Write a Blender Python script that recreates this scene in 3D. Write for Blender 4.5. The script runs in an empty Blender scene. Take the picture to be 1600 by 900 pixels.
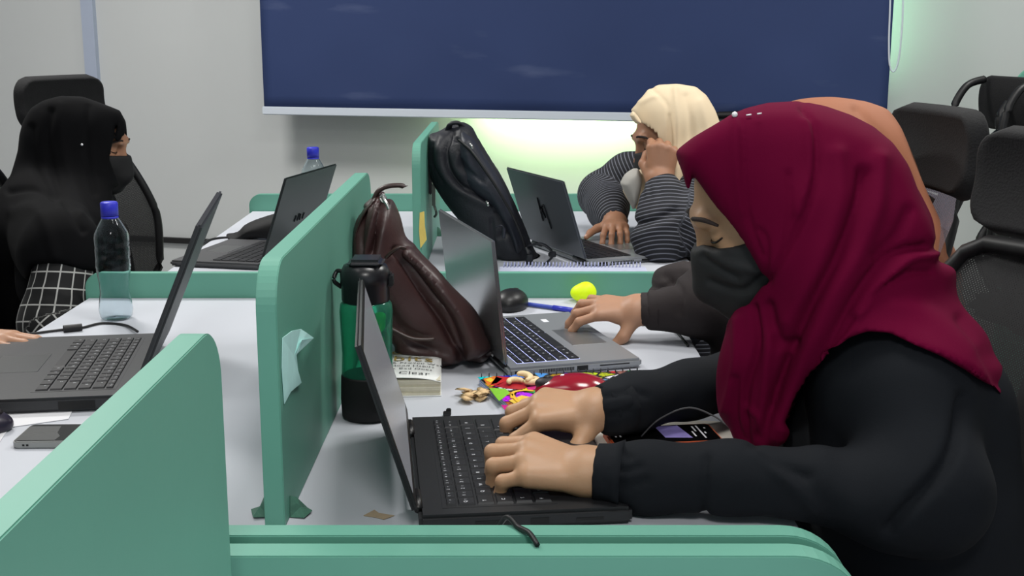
import bpy, bmesh, math, random
import numpy as np
from mathutils import Vector, Matrix

random.seed(7); rng = np.random.default_rng(7)
SC = bpy.context.scene
COL = SC.collection

# ------------------------------------------------------------------ camera
F = 1935.0; HC = 1.28; PITCH = math.atan(405 / F)
cam_d = bpy.data.cameras.new('camera'); cam = bpy.data.objects.new('camera', cam_d); COL.objects.link(cam)
cam.location = (0, 0, HC); cam.rotation_euler = (math.pi / 2 - PITCH, 0, 0)
cam_d.sensor_width = 36; cam_d.lens = 36 * F / 1600; cam_d.clip_start = 0.02
SC.camera = cam
# ------------------------------------------------------------------ world, lights, exposure
SC.view_settings.view_transform = 'Standard'; SC.view_settings.look = 'None'
SC.view_settings.gamma = 1; SC.view_settings.use_curve_mapping = False
SC.view_settings.exposure = 0.6
wd = bpy.data.worlds.new('world'); SC.world = wd; wd.use_nodes = True
wd.node_tree.nodes['Background'].inputs[0].default_value = (0.80, 0.90, 1.0, 1)
wd.node_tree.nodes['Background'].inputs[1].default_value = 0.46
def area(name, loc, size, power, color=(1, 0.985, 0.95), rot=(0, 0, 0)):
    d = bpy.data.lights.new(name, 'AREA'); d.shape = 'RECTANGLE'; d.size, d.size_y = size; d.energy = power; d.color = color
    o = bpy.data.objects.new(name, d); COL.objects.link(o); o.location = loc; o.rotation_euler = rot
    return o
area('ceiling_light_panel', (-1.15, 1.2, 2.78), (0.6, 0.6), 4)
area('ceiling_light_panel', (0.3, 1.6, 2.78), (0.6, 0.6), 17)
area('ceiling_light_panel', (-1.5, 3.5, 2.78), (0.6, 0.6), 36)
area('ceiling_light_panel', (1.5, 2.9, 2.78), (0.6, 0.6), 24)
area('ceiling_light_panel', (0.1, -0.7, 2.78), (0.6, 0.6), 29)

# ------------------------------------------------------------------ pixel -> place helpers (1600x900 frame)
CP, SP = math.cos(PITCH), math.sin(PITCH)
def ray(u, v):
    x = (u - 800) / F; y = (v - 450) / F
    return np.array([x, CP - y * SP, -SP - y * CP])
C0 = np.array([0, 0, HC])
def PZ(u, v, z=0.75): d = ray(u, v); return C0 + d * ((z - HC) / d[2])
def PY(u, v, Y): d = ray(u, v); return C0 + d * (Y / d[1])
def PX(u, v, X): d = ray(u, v); return C0 + d * (X / d[0])
def proj(P):
    P = np.asarray(P, float) - C0
    zc = P[..., 1] * CP - P[..., 2] * SP; yc = P[..., 1] * SP + P[..., 2] * CP
    return 800 + F * P[..., 0] / zc, 450 - F * yc / zc

# ------------------------------------------------------------------ materials
def lin(c):
    return tuple(((x / 255) / 12.92 if x / 255 <= 0.04045 else ((x / 255 + 0.055) / 1.055) ** 2.4) for x in c)
MATS = {}
def mat(name, rgb, rough=0.5, metal=0.0, var=0.0, vscale=8.0, bump=0.0, bscale=60.0, trans=0.0, ior=1.45, emit=None, estr=0.0, spec=0.5, sheen=0.0, detail=3.0):
    if name in MATS: return MATS[name]
    m = bpy.data.materials.new(name); m.use_nodes = True; nt = m.node_tree; b = nt.nodes['Principled BSDF']
    c = lin(rgb) + (1,)
    b.inputs['Base Color'].default_value = c; b.inputs['Roughness'].default_value = rough; b.inputs['Metallic'].default_value = metal
    b.inputs['Specular IOR Level'].default_value = spec; b.inputs['IOR'].default_value = ior
    b.inputs['Transmission Weight'].default_value = trans
    if sheen: b.inputs['Sheen Weight'].default_value = sheen; b.inputs['Sheen Roughness'].default_value = 0.5
    if emit: b.inputs['Emission Color'].default_value = lin(emit) + (1,); b.inputs['Emission Strength'].default_value = estr
    tc = nt.nodes.new('ShaderNodeTexCoord')
    if var > 0:
        n = nt.nodes.new('ShaderNodeTexNoise'); n.inputs['Scale'].default_value = vscale; n.inputs['Detail'].default_value = detail
        nt.links.new(tc.outputs['Object'], n.inputs['Vector'])
        mx = nt.nodes.new('ShaderNodeMix'); mx.data_type = 'RGBA'
        mx.inputs[6].default_value = tuple(x * (1 - var) for x in c[:3]) + (1,); mx.inputs[7].default_value = tuple(min(1, x * (1 + var)) for x in c[:3]) + (1,)
        nt.links.new(n.outputs['Fac'], mx.inputs[0]); nt.links.new(mx.outputs[2], b.inputs['Base Color'])
    if bump > 0:
        n2 = nt.nodes.new('ShaderNodeTexNoise'); n2.inputs['Scale'].default_value = bscale; n2.inputs['Detail'].default_value = 4
        nt.links.new(tc.outputs['Object'], n2.inputs['Vector'])
        bp = nt.nodes.new('ShaderNodeBump'); bp.inputs['Strength'].default_value = bump; bp.inputs['Distance'].default_value = 0.01
        nt.links.new(n2.outputs['Fac'], bp.inputs['Height']); nt.links.new(bp.outputs[0], b.inputs['Normal'])
    MATS[name] = m
    return m
M_wall = mat('wall_paint', (196, 198, 198), 0.8, var=0.03, vscale=3, bump=0.03, bscale=30)
M_floor = mat('floor_tile', (150, 150, 152), 0.35, var=0.06, vscale=2)
M_ceil = mat('ceiling_white', (215, 215, 212), 0.9, var=0.02)
M_desk = mat('desk_laminate', (187, 190, 198), 0.6, spec=0.25, var=0.02, vscale=6, bump=0.01, bscale=40)
M_green = mat('green_laminate', (97, 156, 138), 0.5, var=0.035, vscale=10, bump=0.015, bscale=90)
M_blind = mat('navy_blind_fabric', (39, 56, 99), 0.75, var=0.1, vscale=2.2, bump=0.1, bscale=3.0)
M_barw = mat('blind_bar_white', (205, 212, 222), 0.4, var=0.02)
M_black = mat('black_plastic', (20, 20, 22), 0.42, var=0.1)
M_blackm = mat('black_matte', (15, 15, 17), 0.75, var=0.15, bump=0.05, bscale=200)
M_trim = mat('dark_trim', (24, 23, 24), 0.5, var=0.1)
M_strip = mat('blue_grey_strip', (168, 177, 196), 0.55, var=0.03)

# ------------------------------------------------------------------ mesh helpers
def link(name, me, m, parent=None, smooth=False):
    if m is not None and len(me.materials) == 0: me.materials.append(m)
    if smooth: me.polygons.foreach_set('use_smooth', [True] * len(me.polygons))
    o = bpy.data.objects.new(name, me); COL.objects.link(o)
    if parent is not None: o.parent = parent
    return o
def pyd(name, V, Fc, m, parent=None, smooth=False):
    me = bpy.data.meshes.new(name); me.from_pydata([tuple(map(float, v)) for v in V], [], [tuple(map(int, f)) for f in Fc]); me.update()
    return link(name, me, m, parent, smooth)
def npmesh(name, V, Q, m, parent=None, smooth=True):
    me = bpy.data.meshes.new(name); n = len(V); k = len(Q); w = Q.shape[1]
    me.vertices.add(n); me.vertices.foreach_set('co', np.asarray(V, np.float32).ravel())
    me.loops.add(k * w); me.loops.foreach_set('vertex_index', np.asarray(Q, np.int32).ravel())
    me.polygons.add(k); me.polygons.foreach_set('loop_start', np.arange(0, k * w, w, dtype=np.int32)); me.polygons.foreach_set('loop_total', np.full(k, w, np.int32))
    me.update(calc_edges=True); me.validate()
    return link(name, me, m, parent, smooth)
def tag(o, label, cat, group=None, kind=None):
    if label: o['label'] = label
    if cat: o['category'] = cat
    if group: o['group'] = group
    if kind: o['kind'] = kind
    return o
def thing(name, label, cat, loc=(0, 0, 0), group=None, mtx=None):
    o = bpy.data.objects.new(name, None); COL.objects.link(o); o.empty_display_size = 0.05
    if mtx is not None: o.matrix_world = mtx
    else: o.location = loc
    return tag(o, label, cat, group)
def under(o, e):
    """parent a mesh given in world space to an unrotated empty"""
    o.parent = e; o.location = tuple(o.location[i] - e.location[i] for i in range(3)); return o
def bevel_bm(bm, w, seg=2):
    if w > 0: bmesh.ops.bevel(bm, geom=bm.edges[:], offset=w, segments=seg, affect='EDGES', clamp_overlap=True)
def bx(name, lo, hi, m, parent=None, bev=0.0, seg=2, M=None, smooth=False):
    bm = bmesh.new(); bmesh.ops.create_cube(bm, size=1)
    lo = np.array(lo, float); hi = np.array(hi, float)
    for v in bm.verts: v.co = Vector([(lo[i] + hi[i]) / 2 + v.co[i] * (hi[i] - lo[i]) for i in range(3)])
    bevel_bm(bm, bev, seg)
    if M is not None: bm.transform(M)
    me = bpy.data.meshes.new(name); bm.to_mesh(me); bm.free()
    return link(name, me, m, parent, smooth)
def prism(name, poly, axis, a, b, m, parent=None, bev=0.0, seg=2):
    """extrude a 2-D polygon along an axis ('x','y' or 'z') from a to b"""
    bm = bmesh.new()
    def p3(q, t): return {'x': (t, q[0], q[1]), 'y': (q[0], t, q[1]), 'z': (q[0], q[1], t)}[axis]
    vs = [bm.verts.new(p3(q, a)) for q in poly]; f = bm.faces.new(vs)
    r = bmesh.ops.extrude_face_region(bm, geom=[f]); ev = [e for e in r['geom'] if isinstance(e, bmesh.types.BMVert)]
    d = {'x': (b - a, 0, 0), 'y': (0, b - a, 0), 'z': (0, 0, b - a)}[axis]
    bmesh.ops.translate(bm, vec=d, verts=ev)
    bmesh.ops.recalc_face_normals(bm, faces=bm.faces[:])
    if bev > 0:
        es = [e for e in bm.edges if len(e.link_faces) == 2 and e.calc_face_angle(0) > 0.9]
        bmesh.ops.bevel(bm, geom=es, offset=bev, segments=seg, affect='EDGES', clamp_overlap=True)
    me = bpy.data.meshes.new(name); bm.to_mesh(me); bm.free()
    return link(name, me, m, parent)
def spline(pts, n=8):
    P = [np.array(p, float) for p in pts]
    if len(P) < 3: return P
    out = []
    for i in range(len(P) - 1):
        p0 = P[max(i - 1, 0)]; p1 = P[i]; p2 = P[i + 1]; p3 = P[min(i + 2, len(P) - 1)]
        for j in range(n):
            t = j / n
            out.append(0.5 * ((2 * p1) + (-p0 + p2) * t + (2 * p0 - 5 * p1 + 4 * p2 - p3) * t * t + (-p0 + 3 * p1 - 3 * p2 + p3) * t ** 3))
    out.append(P[-1]); return out
def tube_geo(path, r, seg=8, flat=1.0, upv=(0, 0, 1)):
    P = [np.array(p, float) for p in path]; n = len(P); V = []; Fc = []
    rr = r if hasattr(r, '__len__') else [r] * n
    for i, p in enumerate(P):
        t = P[min(i + 1, n - 1)] - P[max(i - 1, 0)]; t /= (np.linalg.norm(t) + 1e-9)
        u = np.array(upv, float)
        if abs(t @ u) > 0.95: u = np.array([0, 1.0, 0])
        a = np.cross(t, u); a /= np.linalg.norm(a); b = np.cross(a, t)
        for k in range(seg):
            th = 2 * math.pi * k / seg
            V.append(p + rr[i] * (math.cos(th) * a + flat * math.sin(th) * b))
    for i in range(n - 1):
        for k in range(seg):
            Fc.append((i * seg + k, i * seg + (k + 1) % seg, (i + 1) * seg + (k + 1) % seg, (i + 1) * seg + k))
    Fc.append(tuple(range(seg))[::-1]); Fc.append(tuple((n - 1) * seg + k for k in range(seg)))
    return V, Fc
def tube(name, path, r, m, parent=None, seg=8, flat=1.0, n=8, upv=(0, 0, 1)):
    V, Fc = tube_geo(spline(path, n), r, seg, flat, upv); return pyd(name, V, Fc, m, parent, True)
def lathe(name, prof, c, m, parent=None, seg=32, cap=True):
    V = []; Fc = []; n = len(prof)
    for r, z in prof:
        for k in range(seg):
            a = 2 * math.pi * k / seg; V.append((c[0] + r * math.cos(a), c[1] + r * math.sin(a), c[2] + z))
    for i in range(n - 1):
        for k in range(seg): Fc.append((i * seg + k, i * seg + (k + 1) % seg, (i + 1) * seg + (k + 1) % seg, (i + 1) * seg + k))
    if cap: Fc.append(tuple(range(seg))[::-1]); Fc.append(tuple((n - 1) * seg + k for k in range(seg)))
    return pyd(name, V, Fc, m, parent, True)
def join_geo(parts):
    V = []; Fc = []
    for v, f in parts:
        k = len(V); V += list(v); Fc += [tuple(i + k for i in q) for q in f]
    return V, Fc
def box_geo(lo, hi):
    x0, y0, z0 = lo; x1, y1, z1 = hi
    V = [(x0, y0, z0), (x1, y0, z0), (x1, y1, z0), (x0, y1, z0), (x0, y0, z1), (x1, y0, z1), (x1, y1, z1), (x0, y1, z1)]
    return V, [(0, 3, 2, 1), (4, 5, 6, 7), (0, 1, 5, 4), (1, 2, 6, 5), (2, 3, 7, 6), (3, 0, 4, 7)]
GLYPH = {}
def glyph(ch):
    if ch not in GLYPH:
        cu = bpy.data.curves.new('glyph', 'FONT'); cu.body = ch; cu.size = 1.0; cu.resolution_u = 2; cu.align_x = 'LEFT'
        o = bpy.data.objects.new('glyph', cu); me = o.to_mesh()
        V = [tuple(v.co) for v in me.vertices]; Fc = [tuple(p.vertices) for p in me.polygons]
        w = max([v[0] for v in V], default=0.3)
        o.to_mesh_clear(); bpy.data.objects.remove(o); bpy.data.curves.remove(cu)
        GLYPH[ch] = (V, Fc, w)
    return GLYPH[ch]
def text_geo(s, size, org, right, up, bold=0.0):
    """flat lettering as geometry; org = lower left corner"""
    org = np.array(org, float); right = np.array(right, float); up = np.array(up, float)
    V = []; Fc = []; x = 0
    for ch in s:
        if ch == ' ': x += 0.32; continue
        gv, gf, w = glyph(ch); k = len(V)
        V += [org + right * (x + a[0]) * size + up * a[1] * size for a in gv]; Fc += [tuple(i + k for i in f) for f in gf]
        x += w + 0.08
    return V, Fc, x * size

# ------------------------------------------------------------------ signed-distance modelling
def smin(a, b, k):
    if k <= 0: return np.minimum(a, b)
    h = np.clip(0.5 + 0.5 * (b - a) / k, 0, 1); return b * (1 - h) + a * h - k * h * (1 - h)
def smax(a, b, k): return -smin(-a, -b, k)
class Grid:
    def __init__(s, lo, hi, h):
        s.lo = np.array(lo, float); s.h = h; s.n = np.maximum(np.ceil((np.array(hi, float) - s.lo) / h).astype(int) + 1, 4)
        s.ax = [(s.lo[i] + h * np.arange(s.n[i])).astype(np.float32) for i in range(3)]
        s.F = np.full(tuple(s.n), 0.5, np.float32)
    def sub(s, lo, hi):
        sl = []
        for i in range(3):
            a = int(max(0, math.floor((lo[i] - s.lo[i]) / s.h))); b = int(min(s.n[i], math.ceil((hi[i] - s.lo[i]) / s.h) + 1))
            if b <= a: return None
            sl.append(slice(a, b))
        return tuple(sl)
    def co(s, sl):
        return s.ax[0][sl[0]][:, None, None], s.ax[1][sl[1]][None, :, None], s.ax[2][sl[2]][None, None, :]
    def full(s): return tuple(slice(0, n) for n in s.n)
    def put(s, sl, d, k, op):
        if op == 'add': s.F[sl] = smin(s.F[sl], d, k)
        elif op == 'cut': s.F[sl] = smax(s.F[sl], -d, k)
        elif op == 'and': s.F[sl] = smax(s.F[sl], d, k)
    def cap(s, a, b, ra, rb=None, k=0.01, op='add'):
        rb = ra if rb is None else rb
        a = np.array(a, float); b = np.array(b, float); m = max(ra, rb) + 2 * k + 2 * s.h + 0.01
        sl = s.sub(np.minimum(a, b) - m, np.maximum(a, b) + m)
        if sl is None: return
        X, Y, Z = s.co(sl); ab = b - a; L = ab @ ab + 1e-12
        t = np.clip(((X - a[0]) * ab[0] + (Y - a[1]) * ab[1] + (Z - a[2]) * ab[2]) / L, 0, 1)
        d = np.sqrt((X - a[0] - t * ab[0]) ** 2 + (Y - a[1] - t * ab[1]) ** 2 + (Z - a[2] - t * ab[2]) ** 2) - (ra + (rb - ra) * t)
        s.put(sl, d.astype(np.float32), k, op)
    def ell(s, c, r, k=0.01, op='add', axes=None):
        c = np.array(c, float); r = np.array(r, float); m = r.max() + 2 * k + 2 * s.h + 0.01
        sl = s.sub(c - m, c + m)
        if sl is None: return
        X, Y, Z = s.co(sl); A = np.eye(3) if axes is None else np.array(axes, float)
        q = [((X - c[0]) * A[i][0] + (Y - c[1]) * A[i][1] + (Z - c[2]) * A[i][2]) for i in range(3)]
        k0 = np.sqrt((q[0] / r[0]) ** 2 + (q[1] / r[1]) ** 2 + (q[2] / r[2]) ** 2)
        k1 = np.sqrt((q[0] / r[0] ** 2) ** 2 + (q[1] / r[1] ** 2) ** 2 + (q[2] / r[2] ** 2) ** 2) + 1e-9
        s.put(sl, (k0 * (k0 - 1) / k1).astype(np.float32), k, op)
    def plane(s, p, n, k=0.004, op='and'):
        """keep the side where (x-p).n < 0"""
        n = np.array(n, float); n /= np.linalg.norm(n); X, Y, Z = s.co(s.full())
        s.put(s.full(), ((X - p[0]) * n[0] + (Y - p[1]) * n[1] + (Z - p[2]) * n[2]).astype(np.float32), k, op)
    def outline_cut(s, poly, k=0.006, scale=None):
        """keep what projects inside a closed outline given in photo pixels"""
        X, Y, Z = s.co(s.full()); Xb, Yb, Zb = np.broadcast_arrays(X, Y, Z)
        zc = (Yb * CP - (Zb - HC) * SP); u = 800 + F * Xb / zc; v = 450 - F * (Yb * SP + (Zb - HC) * CP) / zc
        d = Dmap(poly).at(u, v)
        s.put(s.full(), (-d * zc / F).astype(np.float32), k, 'and')
    def mesh(s, smooth=2):
        V, Q = surfnet(s.F, s.lo, s.h); Q = orient(V, Q)
        return (lap(V, Q, smooth), Q)
class Dmap:
    """signed distance (inside > 0) to a pixel polygon, sampled every 2 px"""
    def __init__(s, poly, pad=60, st=2.0):
        P = np.array(poly, float); s.lo = P.min(0) - pad; hi = P.max(0) + pad; s.st = st
        us = np.arange(s.lo[0], hi[0] + st, st); vs = np.arange(s.lo[1], hi[1] + st, st); U, V = np.meshgrid(us, vs, indexing='ij')
        s.D = polysd(P, U, V)
    def at(s, u, v):
        a = np.clip((u - s.lo[0]) / s.st, 0, s.D.shape[0] - 1.001); b = np.clip((v - s.lo[1]) / s.st, 0, s.D.shape[1] - 1.001)
        i = a.astype(np.int32); j = b.astype(np.int32); fa = a - i; fb = b - j; D = s.D
        return D[i, j] * (1 - fa) * (1 - fb) + D[i + 1, j] * fa * (1 - fb) + D[i, j + 1] * (1 - fa) * fb + D[i + 1, j + 1] * fa * fb
def segd(U, V, a, b):
    ab = b - a; t = np.clip(((U - a[0]) * ab[0] + (V - a[1]) * ab[1]) / (ab @ ab + 1e-9), 0, 1)
    return np.hypot(U - a[0] - t * ab[0], V - a[1] - t * ab[1])
def polysd(P, U, V):
    n = len(P); d = np.full(U.shape, 1e9); ins = np.zeros(U.shape, bool)
    for i in range(n):
        a = P[i]; b = P[(i + 1) % n]; d = np.minimum(d, segd(U, V, a, b))
        c = ((a[1] > V) != (b[1] > V)); x = (b[0] - a[0]) * (V - a[1]) / ((b[1] - a[1]) if abs(b[1] - a[1]) > 1e-9 else 1e-9) + a[0]
        ins ^= c & (U < x)
    return np.where(ins, d, -d)
EDGES = [(0, 1), (2, 3), (4, 5), (6, 7), (0, 2), (1, 3), (4, 6), (5, 7), (0, 4), (1, 5), (2, 6), (3, 7)]
def surfnet(Fv, lo, h):
    Fv = Fv.copy(); Fv[0] = Fv[-1] = 1; Fv[:, 0] = Fv[:, -1] = 1; Fv[:, :, 0] = Fv[:, :, -1] = 1
    S = Fv < 0; nx, ny, nz = Fv.shape
    cnt = np.zeros((nx - 1, ny - 1, nz - 1), np.int8)
    for i in (0, 1):
        for j in (0, 1):
            for k in (0, 1): cnt += S[i:nx - 1 + i, j:ny - 1 + j, k:nz - 1 + k]
    act = np.argwhere((cnt > 0) & (cnt < 8)); idx = np.full(cnt.shape, -1, np.int64); idx[tuple(act.T)] = np.arange(len(act))
    offs = np.array([(a, b, c) for a in (0, 1) for b in (0, 1) for c in (0, 1)])      # bit order x,y,z
    cv = np.stack([Fv[act[:, 0] + o[0], act[:, 1] + o[1], act[:, 2] + o[2]] for o in offs], 1)
    acc = np.zeros((len(act), 3)); num = np.zeros(len(act))
    for a, b in EDGES:
        fa = cv[:, a]; fb = cv[:, b]; m = (fa < 0) != (fb < 0); t = np.where(m, fa / np.where(m, fa - fb, 1), 0)
        p = offs[a] + t[:, None] * (offs[b] - offs[a]); acc[m] += p[m]; num[m] += 1
    V = lo + h * (act + acc / num[:, None]); Qs = []
    for ax in range(3):
        sl0 = [slice(None)] * 3; sl1 = [slice(None)] * 3; sl0[ax] = slice(0, -1); sl1[ax] = slice(1, None)
        ch = np.argwhere(S[tuple(sl0)] != S[tuple(sl1)]); o1, o2 = [(1, 2), (2, 0), (0, 1)][ax]
        ch = ch[(ch[:, o1] > 0) & (ch[:, o2] > 0) & (ch[:, o1] < Fv.shape[o1] - 1) & (ch[:, o2] < Fv.shape[o2] - 1)]
        ins = S[tuple(ch.T)]
        def cell(d1, d2): q = ch.copy(); q[:, o1] += d1; q[:, o2] += d2; return idx[tuple(q.T)]
        q = np.stack([cell(-1, -1), cell(0, -1), cell(0, 0), cell(-1, 0)], 1); q[~ins] = q[~ins][:, ::-1]; Qs.append(q)
    Q = np.concatenate(Qs); Q = Q[(Q >= 0).all(1)]
    return V, Q
def lap(V, Q, it, lam=0.5):
    V = V.copy()
    for _ in range(it):
        acc = np.zeros_like(V); num = np.zeros(len(V))
        for a, b in ((0, 1), (1, 2), (2, 3), (3, 0)):
            for c in range(3):
                acc[:, c] += np.bincount(Q[:, a], V[Q[:, b], c], len(V)) + np.bincount(Q[:, b], V[Q[:, a], c], len(V))
            num += np.bincount(Q[:, a], minlength=len(V)) + np.bincount(Q[:, b], minlength=len(V))
        V += lam * (acc / np.maximum(num, 1)[:, None] - V)
    return V
def orient(V, Q):
    c = V.mean(0); a = V[Q[:, 0]] - c; n = np.cross(V[Q[:, 2]] - V[Q[:, 0]], V[Q[:, 3]] - V[Q[:, 1]])
    return Q if (a * n).sum() > 0 else Q[:, ::-1].copy()
def vnormals(V, Q):
    n = np.cross(V[Q[:, 2]] - V[Q[:, 0]], V[Q[:, 3]] - V[Q[:, 1]]); N = np.zeros_like(V)
    for a in range(4):
        for c in range(3): N[:, c] += np.bincount(Q[:, a], n[:, c], len(V))
    return N / (np.linalg.norm(N, axis=1)[:, None] + 1e-12)
def folds(V, Q, lines, wob=0.0, wscale=20.0, smooth=1):
    """lines: (pixel polyline, height in m, half width in px); negative height = crease"""
    N = vnormals(V, Q); u, v = proj(V); D = np.zeros(len(V))
    for pl, amp, w in lines:
        P = [np.array(q, float) for q in spline(pl, 5)]; d = np.full(len(V), 1e9)
        for a, b in zip(P[:-1], P[1:]): d = np.minimum(d, segd(u, v, a, b))
        D += amp * np.exp(-(d / w) ** 2)
    if wob:
        ph = rng.uniform(0, 6.28, (6, 3)); fr = rng.normal(0, wscale, (6, 3))
        for i in range(6): D += wob / 3 * np.sin(V @ fr[i] + ph[i, 0])
    return lap(V + N * D[:, None], Q, smooth, 0.4)
def inflate(poly, Yc, T, R, h=0.004, hpx=3.0, rough=0, curve=None):
    """solid whose outline (photo pixels, on the plane Y=Yc) is filled out to +-T metres within R px of the edge"""
    P = np.array(spline(list(poly) + [poly[0]], 4)[:-1]) if curve is None else np.array(poly, float)
    lo = P.min(0) - 3 * hpx; hi = P.max(0) + 3 * hpx
    us = np.arange(lo[0], hi[0], hpx); vs = np.arange(lo[1], hi[1], hpx); U, W = np.meshgrid(us, vs, indexing='ij'); d = polysd(P, U, W)
    Tm = T(U, W) if callable(T) else T
    q = np.clip(d / R, 0, 1); th = Tm * np.sqrt(np.maximum(1 - (1 - q) ** 2, 0)); th = np.where(d > 0, th, d * 0.0016)
    Tmax = np.max(Tm) + 3 * h; ws = np.arange(-Tmax, Tmax + h, h)
    G = (np.abs(ws)[None, None, :] - th[:, :, None]).astype(np.float32)
    V, Q = surfnet(G, np.zeros(3), 1.0)
    uu = lo[0] + V[:, 0] * hpx; vv = lo[1] + V[:, 1] * hpx; ww = ws[0] + V[:, 2] * h
    x = (uu - 800) / F; y = (vv - 450) / F
    dY = CP - y * SP; dZ = -SP - y * CP; Y0 = Yc(uu, vv) if callable(Yc) else np.full(len(V), Yc)
    W3 = np.stack([x * Y0 / dY, Y0 + ww, HC + dZ * Y0 / dY], 1)
    Q = orient(W3, Q); return lap(W3, Q, 2), Q

# ================================================================== THE ROOM
WN = np.array([0.2504, 0.9681, 0.0]); WD = 4.84; WT = np.array([0.9681, -0.2504, 0.0])   # back wall: normal . p = WD
def PW(u, v, off=0.0):
    d = ray(u, v); return C0 + d * ((WD - off) / (d @ WN))
def struct(o): o['kind'] = 'structure'; return o
def wallbox(name, t0, t1, z0, z1, off0, off1, m, parent=None, bev=0.0):
    """box along the back wall: t along it, off = distance in front of it"""
    M = Matrix(((WT[0], -WN[0], 0, WN[0] * WD), (WT[1], -WN[1], 0, WN[1] * WD), (0, 0, 1, 0), (0, 0, 0, 1)))
    return bx(name, (t0, off0, z0), (t1, off1, z1), m, parent, bev, 2, M)
def wt(P): return float(P @ WT)
struct(bx('floor', (-3.6, -3.0, -0.1), (3.6, 6.2, 0.0), M_floor))
struct(bx('ceiling', (-3.6, -3.0, 2.8), (3.6, 6.2, 2.9), M_ceil))
struct(wallbox('wall_back', -4.6, 4.4, 0.0, 2.8, -0.1, 0.0, M_wall))
struct(bx('wall_left', (-3.7, -3.0, 0), (-3.6, 6.2, 2.8), M_wall))
struct(bx('wall_right', (3.6, -3.0, 0), (3.7, 6.2, 2.8), M_wall))
zt = [PW(280, 371)[2], PW(280, 379)[2]]
struct(wallbox('trim_1', -3.6, wt(PW(420, 376)), zt[1], zt[0], 0.0, 0.02, M_trim))
ps = [wt(PW(127, 0)), wt(PW(144, 0)), wt(PW(139, 118)), wt(PW(158, 118))]
struct(wallbox('trim_2', ps[2] - 0.002, ps[3] - 0.004, 0.4, 2.8, 0.0, 0.025, M_strip))

# ---- roller blind on the back wall
OFFB = 0.2
b = thing('roller_blind', 'wide navy blue roller blind with white bottom bar on back wall', 'blind', tuple(PW(900, 170)))
tl, tr = wt(PW(413, 165, OFFB)), wt(PW(1386, 175, OFFB)); zb = PW(900, 176, OFFB)[2]
nx, nz = 60, 30; V = []; Fc = []
for j in range(nz + 1):
    z = zb + (2.45 - zb) * j / nz
    for i in range(nx + 1):
        t = tl + (tr - tl) * i / nx; s_ = (t - tl) / (tr - tl)
        w = 0.006 * math.sin(7 * s_ + 2 * z) + 0.004 * math.sin(19 * s_ + 5 * z) * math.exp(-(z - zb) * 2) + 0.005 * math.exp(-((z - zb - .12) / .1) ** 2) * math.sin(31 * s_)
        P = WT * t + WN * (WD - OFFB - w); V.append((P[0], P[1], z))
for j in range(nz):
    for i in range(nx): Fc.append((j * (nx + 1) + i, j * (nx + 1) + i + 1, (j + 1) * (nx + 1) + i + 1, (j + 1) * (nx + 1) + i))
o = pyd('fabric', V, Fc, M_blind, None, True); md = o.modifiers.new('s', 'SOLIDIFY'); md.thickness = 0.002; under(o, b)
under(wallbox('bottom_bar', tl - 0.004, tr + 0.004, zb - 0.028, zb + 0.004, OFFB - 0.014, OFFB + 0.014, M_barw, None, 0.003), b)
under(wallbox('roller_tube', tl - 0.03, tr + 0.03, 2.42, 2.5, OFFB - 0.04, OFFB + 0.04, M_barw, None, 0.02), b)
ch = [*[PW(a, b_, .2) for a, b_ in [(1412, -160), (1411, 0), (1408, 60), (1403, 98), (1396, 112), (1390, 100), (1389, 60), (1391, 0), (1394, -160)]]]
under(tube('bead_chain', ch, 0.0035, M_barw, None, 6), b)
# chalky rub marks and stains worn into the fabric
nt = M_blind.node_tree; bs = nt.nodes['Principled BSDF']; src = bs.inputs['Base Color'].links[0].from_socket
tc = nt.nodes.new('ShaderNodeTexCoord'); mp = nt.nodes.new('ShaderNodeMapping'); mp.inputs['Scale'].default_value = (1.6, 1.6, 7.0); mp.inputs['Location'].default_value = (3.1, 0, 1.7); nt.links.new(tc.outputs['Object'], mp.inputs[0])
nz_ = nt.nodes.new('ShaderNodeTexNoise'); nz_.inputs['Scale'].default_value = 1.3; nz_.inputs['Detail'].default_value = 5; nt.links.new(mp.outputs[0], nz_.inputs['Vector'])
rp = nt.nodes.new('ShaderNodeMapRange'); rp.inputs[1].default_value = 0.60; rp.inputs[2].default_value = 0.78; rp.inputs[4].default_value = 0.30; nt.links.new(nz_.outputs['Fac'], rp.inputs[0])
mxb = nt.nodes.new('ShaderNodeMix'); mxb.data_type = 'RGBA'; mxb.inputs[7].default_value = lin((120, 130, 160)) + (1,); nt.links.new(rp.outputs[0], mxb.inputs[0]); nt.links.new(src, mxb.inputs[6]); nt.links.new(mxb.outputs[2], bs.inputs['Base Color'])
# ---- unseen greenish tubes added behind the blind to light the wall below and beside
M_tube = mat('tube_glow_green', (235, 255, 200), 0.5, emit=(222, 255, 192), estr=42.0)
M_tubeg = mat('tube_glow_mint', (190, 255, 210), 0.5, emit=(170, 255, 195), estr=9.0)
def added_light_tube(label, A, B, m, r=0.011):
    e = thing('added_light_tube', label, 'light helper', tuple(A), 'added light tubes behind the blind')
    under(tube('glow_tube', [A, (A + B) / 2, B], r, m, None, 10), e)
    for q in (A, B): under(bx('end_cap', q - 0.016, q + 0.016, M_barw, None, 0.004), e)
def wp(t, z, off): return WT * t + WN * (WD - off) + np.array([0, 0, z])
t0, t1 = wt(PW(740, 180)), wt(PW(1040, 180))
added_light_tube('unseen greenish light tube added behind bottom edge of navy blind', wp(t0, zb + 0.012, 0.14), wp(t1, zb + 0.012, 0.14), M_tube)
added_light_tube('unseen upright mint light tube added behind right edge of navy blind', wp(tr - 0.06, zb + 0.14, 0.10), wp(tr - 0.06, 2.3, 0.10), M_tubeg)

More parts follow.
